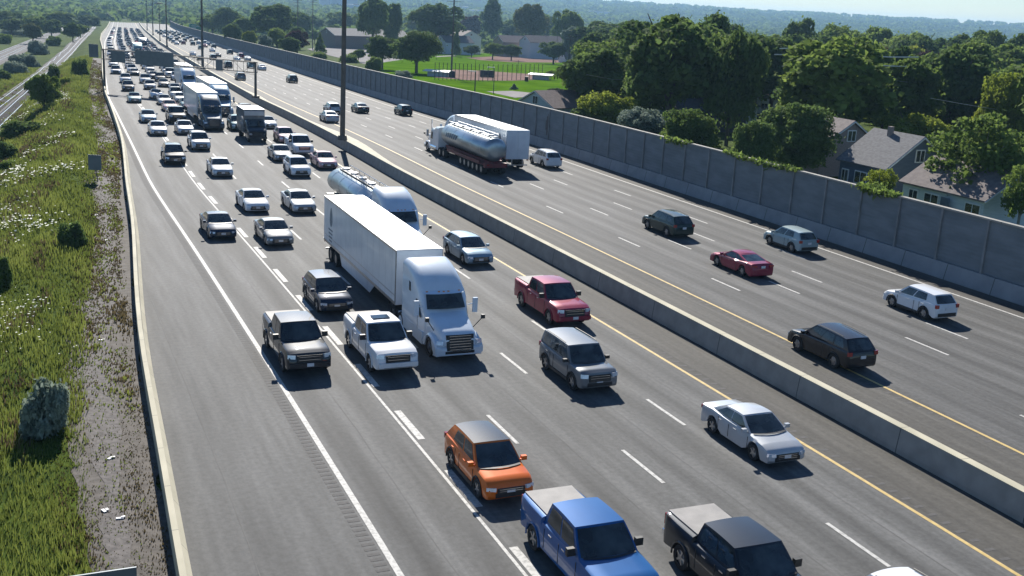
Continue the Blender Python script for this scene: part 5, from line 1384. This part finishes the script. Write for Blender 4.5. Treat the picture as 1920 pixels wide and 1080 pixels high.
v=un(847,146); e=MB().box((0,0,.9),(1.6,1.4,1.8)).cyl((0,0,1.8),(0,0,2.0),.5,8).build('equipment_box',SID['dark']); e.location=v; tag(e,'dark box at the foot of the park floodlight pole','box')
v=un(913,146); e=MB().box((0,0,1.2),(4.2,.4,2)).box((-1.6,0,.2),(.2,.2,.6)).box((1.6,0,.2),(.2,.2,.6)).build('scoreboard',SID['dark']); e.location=v; tag(e,'dark board behind the backstop on the clay','board')
v=un(987,153); e=MB().cyl((0,0,0),(0,0,1.3),.55,10).cyl((0,0,1.3),(0,0,1.4),.62,10).build('bin',PLAST); e.location=v; tag(e,'black bin on the lawn right of the ball diamond','bin')
# sagging power wires
def wire(pts,Y0,Y1,label,r=.05,mt=ALLOY):
    q=[at(px,py,Y0+(Y1-Y0)*i/(len(pts)-1)) for i,(px,py) in enumerate(pts)]; c=q[0]
    e=empty('power_wire',Matrix.Translation(c)); tag(e,label,'power wire')
    xs=[i for i in range(len(q))]; m=MB(); prev=None
    for t in np.linspace(0,len(q)-1,len(q)*5):
        i=min(int(t),len(q)-2); f=t-i; p=q[i].lerp(q[i+1],f)-c
        if prev is not None: m.cyl(prev,p,r,5)
        prev=p
    m.build('cable',mt,e)
wire([(1462,91),(1500,90),(1538,87),(1575,95),(1625,104),(1670,107),(1722,107)],150,158,'upper bright sagging wire above the large round dark tree',.08,WHITEP)  # sun glint on this wire and the next painted as white colour, thickened
wire([(1452,102),(1500,103),(1532,101),(1580,112),(1625,120),(1670,124),(1722,125)],150,158,'lower bright sagging wire above the large round dark tree',.08,WHITEP)
wire([(1466,124),(1500,126),(1518,128)],148,152,'short dull wire below the two bright ones',.03)
wire([(1630,146),(1670,150),(1702,154)],150,156,'short dull wire right of the large round dark tree',.03)
wire([(1745,184),(1800,194),(1848,202),(1875,206)],130,150,'thin wire before the huge dark tree',.03)
wire([(1100,140),(1150,149),(1240,152),(1340,150)],150,160,'thin brown wire across the tall dark trees',.03)
# a few far buildings in the haze
for k_,(px,pyt,Y,w_,h_) in enumerate([(645,8,2600,60,26),(612,9,2700,34,24),(668,11,2400,40,14),(860,14,3300,60,10),(905,16,3000,70,9),(1120,22,3600,80,10),(1650,52,3400,90,9),(1665,54,3000,50,10),(420,16,2600,50,12),(445,22,1700,22,7)]):
    v=at(px,pyt,Y); zg=float(H(v.x,v.y)); e=empty('far_building',Matrix.Translation((v.x,v.y,zg))@Matrix.Rotation(.3,4,'Z')); tag(e,'small hazy %s building far away near the horizon, %s'%('white' if k_ in(5,6,9) else 'grey',['middle of the top edge trio','leftmost of the top edge trio','rightmost of the top edge trio','left of the tallest park tree','beside the tallest park tree','right of the park sky gap','left of the wires','right under the ridge','above the green sign left','above the green sign right'][k_]),'building')
    hh=max(h_,4)+max(0,0); MB().box((0,0,hh/2),(w_,18,hh)).build('wall',SID['white'] if k_ in(5,6,9) else SID['pale'],e); MB().box((0,0,hh+.6),(w_*.3,8,1.2)).build('roof_unit',SID['school'],e)
# litter on the verge
for k_,(px,py) in enumerate([(272,718),(180,405),(197,452),(190,640),(207,862),(195,961),(225,975),(140,652),(345,480)]):
    v=unH(px,py); m=MB().box((0,0,.03),(.24,.10,.03),Matrix.Rotation(k_*1.1,3,'Z')).box((.08,.07,.05),(.14,.08,.03),Matrix.Rotation(k_*1.7,3,'Z')); o=m.build('litter',WHITEP); o.location=v+Vector((0,0,.04)); tag(o,'small pale scrap of litter on the ground by the left barrier','litter','litter beside the barrier')
# ---------------------------------------------------------------- haze: one closed box round camera and scene, even density
m=MB().box((300,3400,14.5),(13200,7400,91)); hz=mesh('haze',m.V,m.F,[]); hm=bpy.data.materials.new('haze'); hm.use_nodes=True; t=hm.node_tree; t.nodes.clear()
pv=t.nodes.new('ShaderNodeVolumePrincipled'); pv.inputs['Color'].default_value=(.42,.70,1,1); pv.inputs['Density'].default_value=.00011; pv.inputs['Anisotropy'].default_value=.2
out=t.nodes.new('ShaderNodeOutputMaterial'); t.links.new(pv.outputs[0],out.inputs['Volume']); hz.data.materials.append(hm); hz['kind']='stuff'; hz['label']='pale blue summer haze'
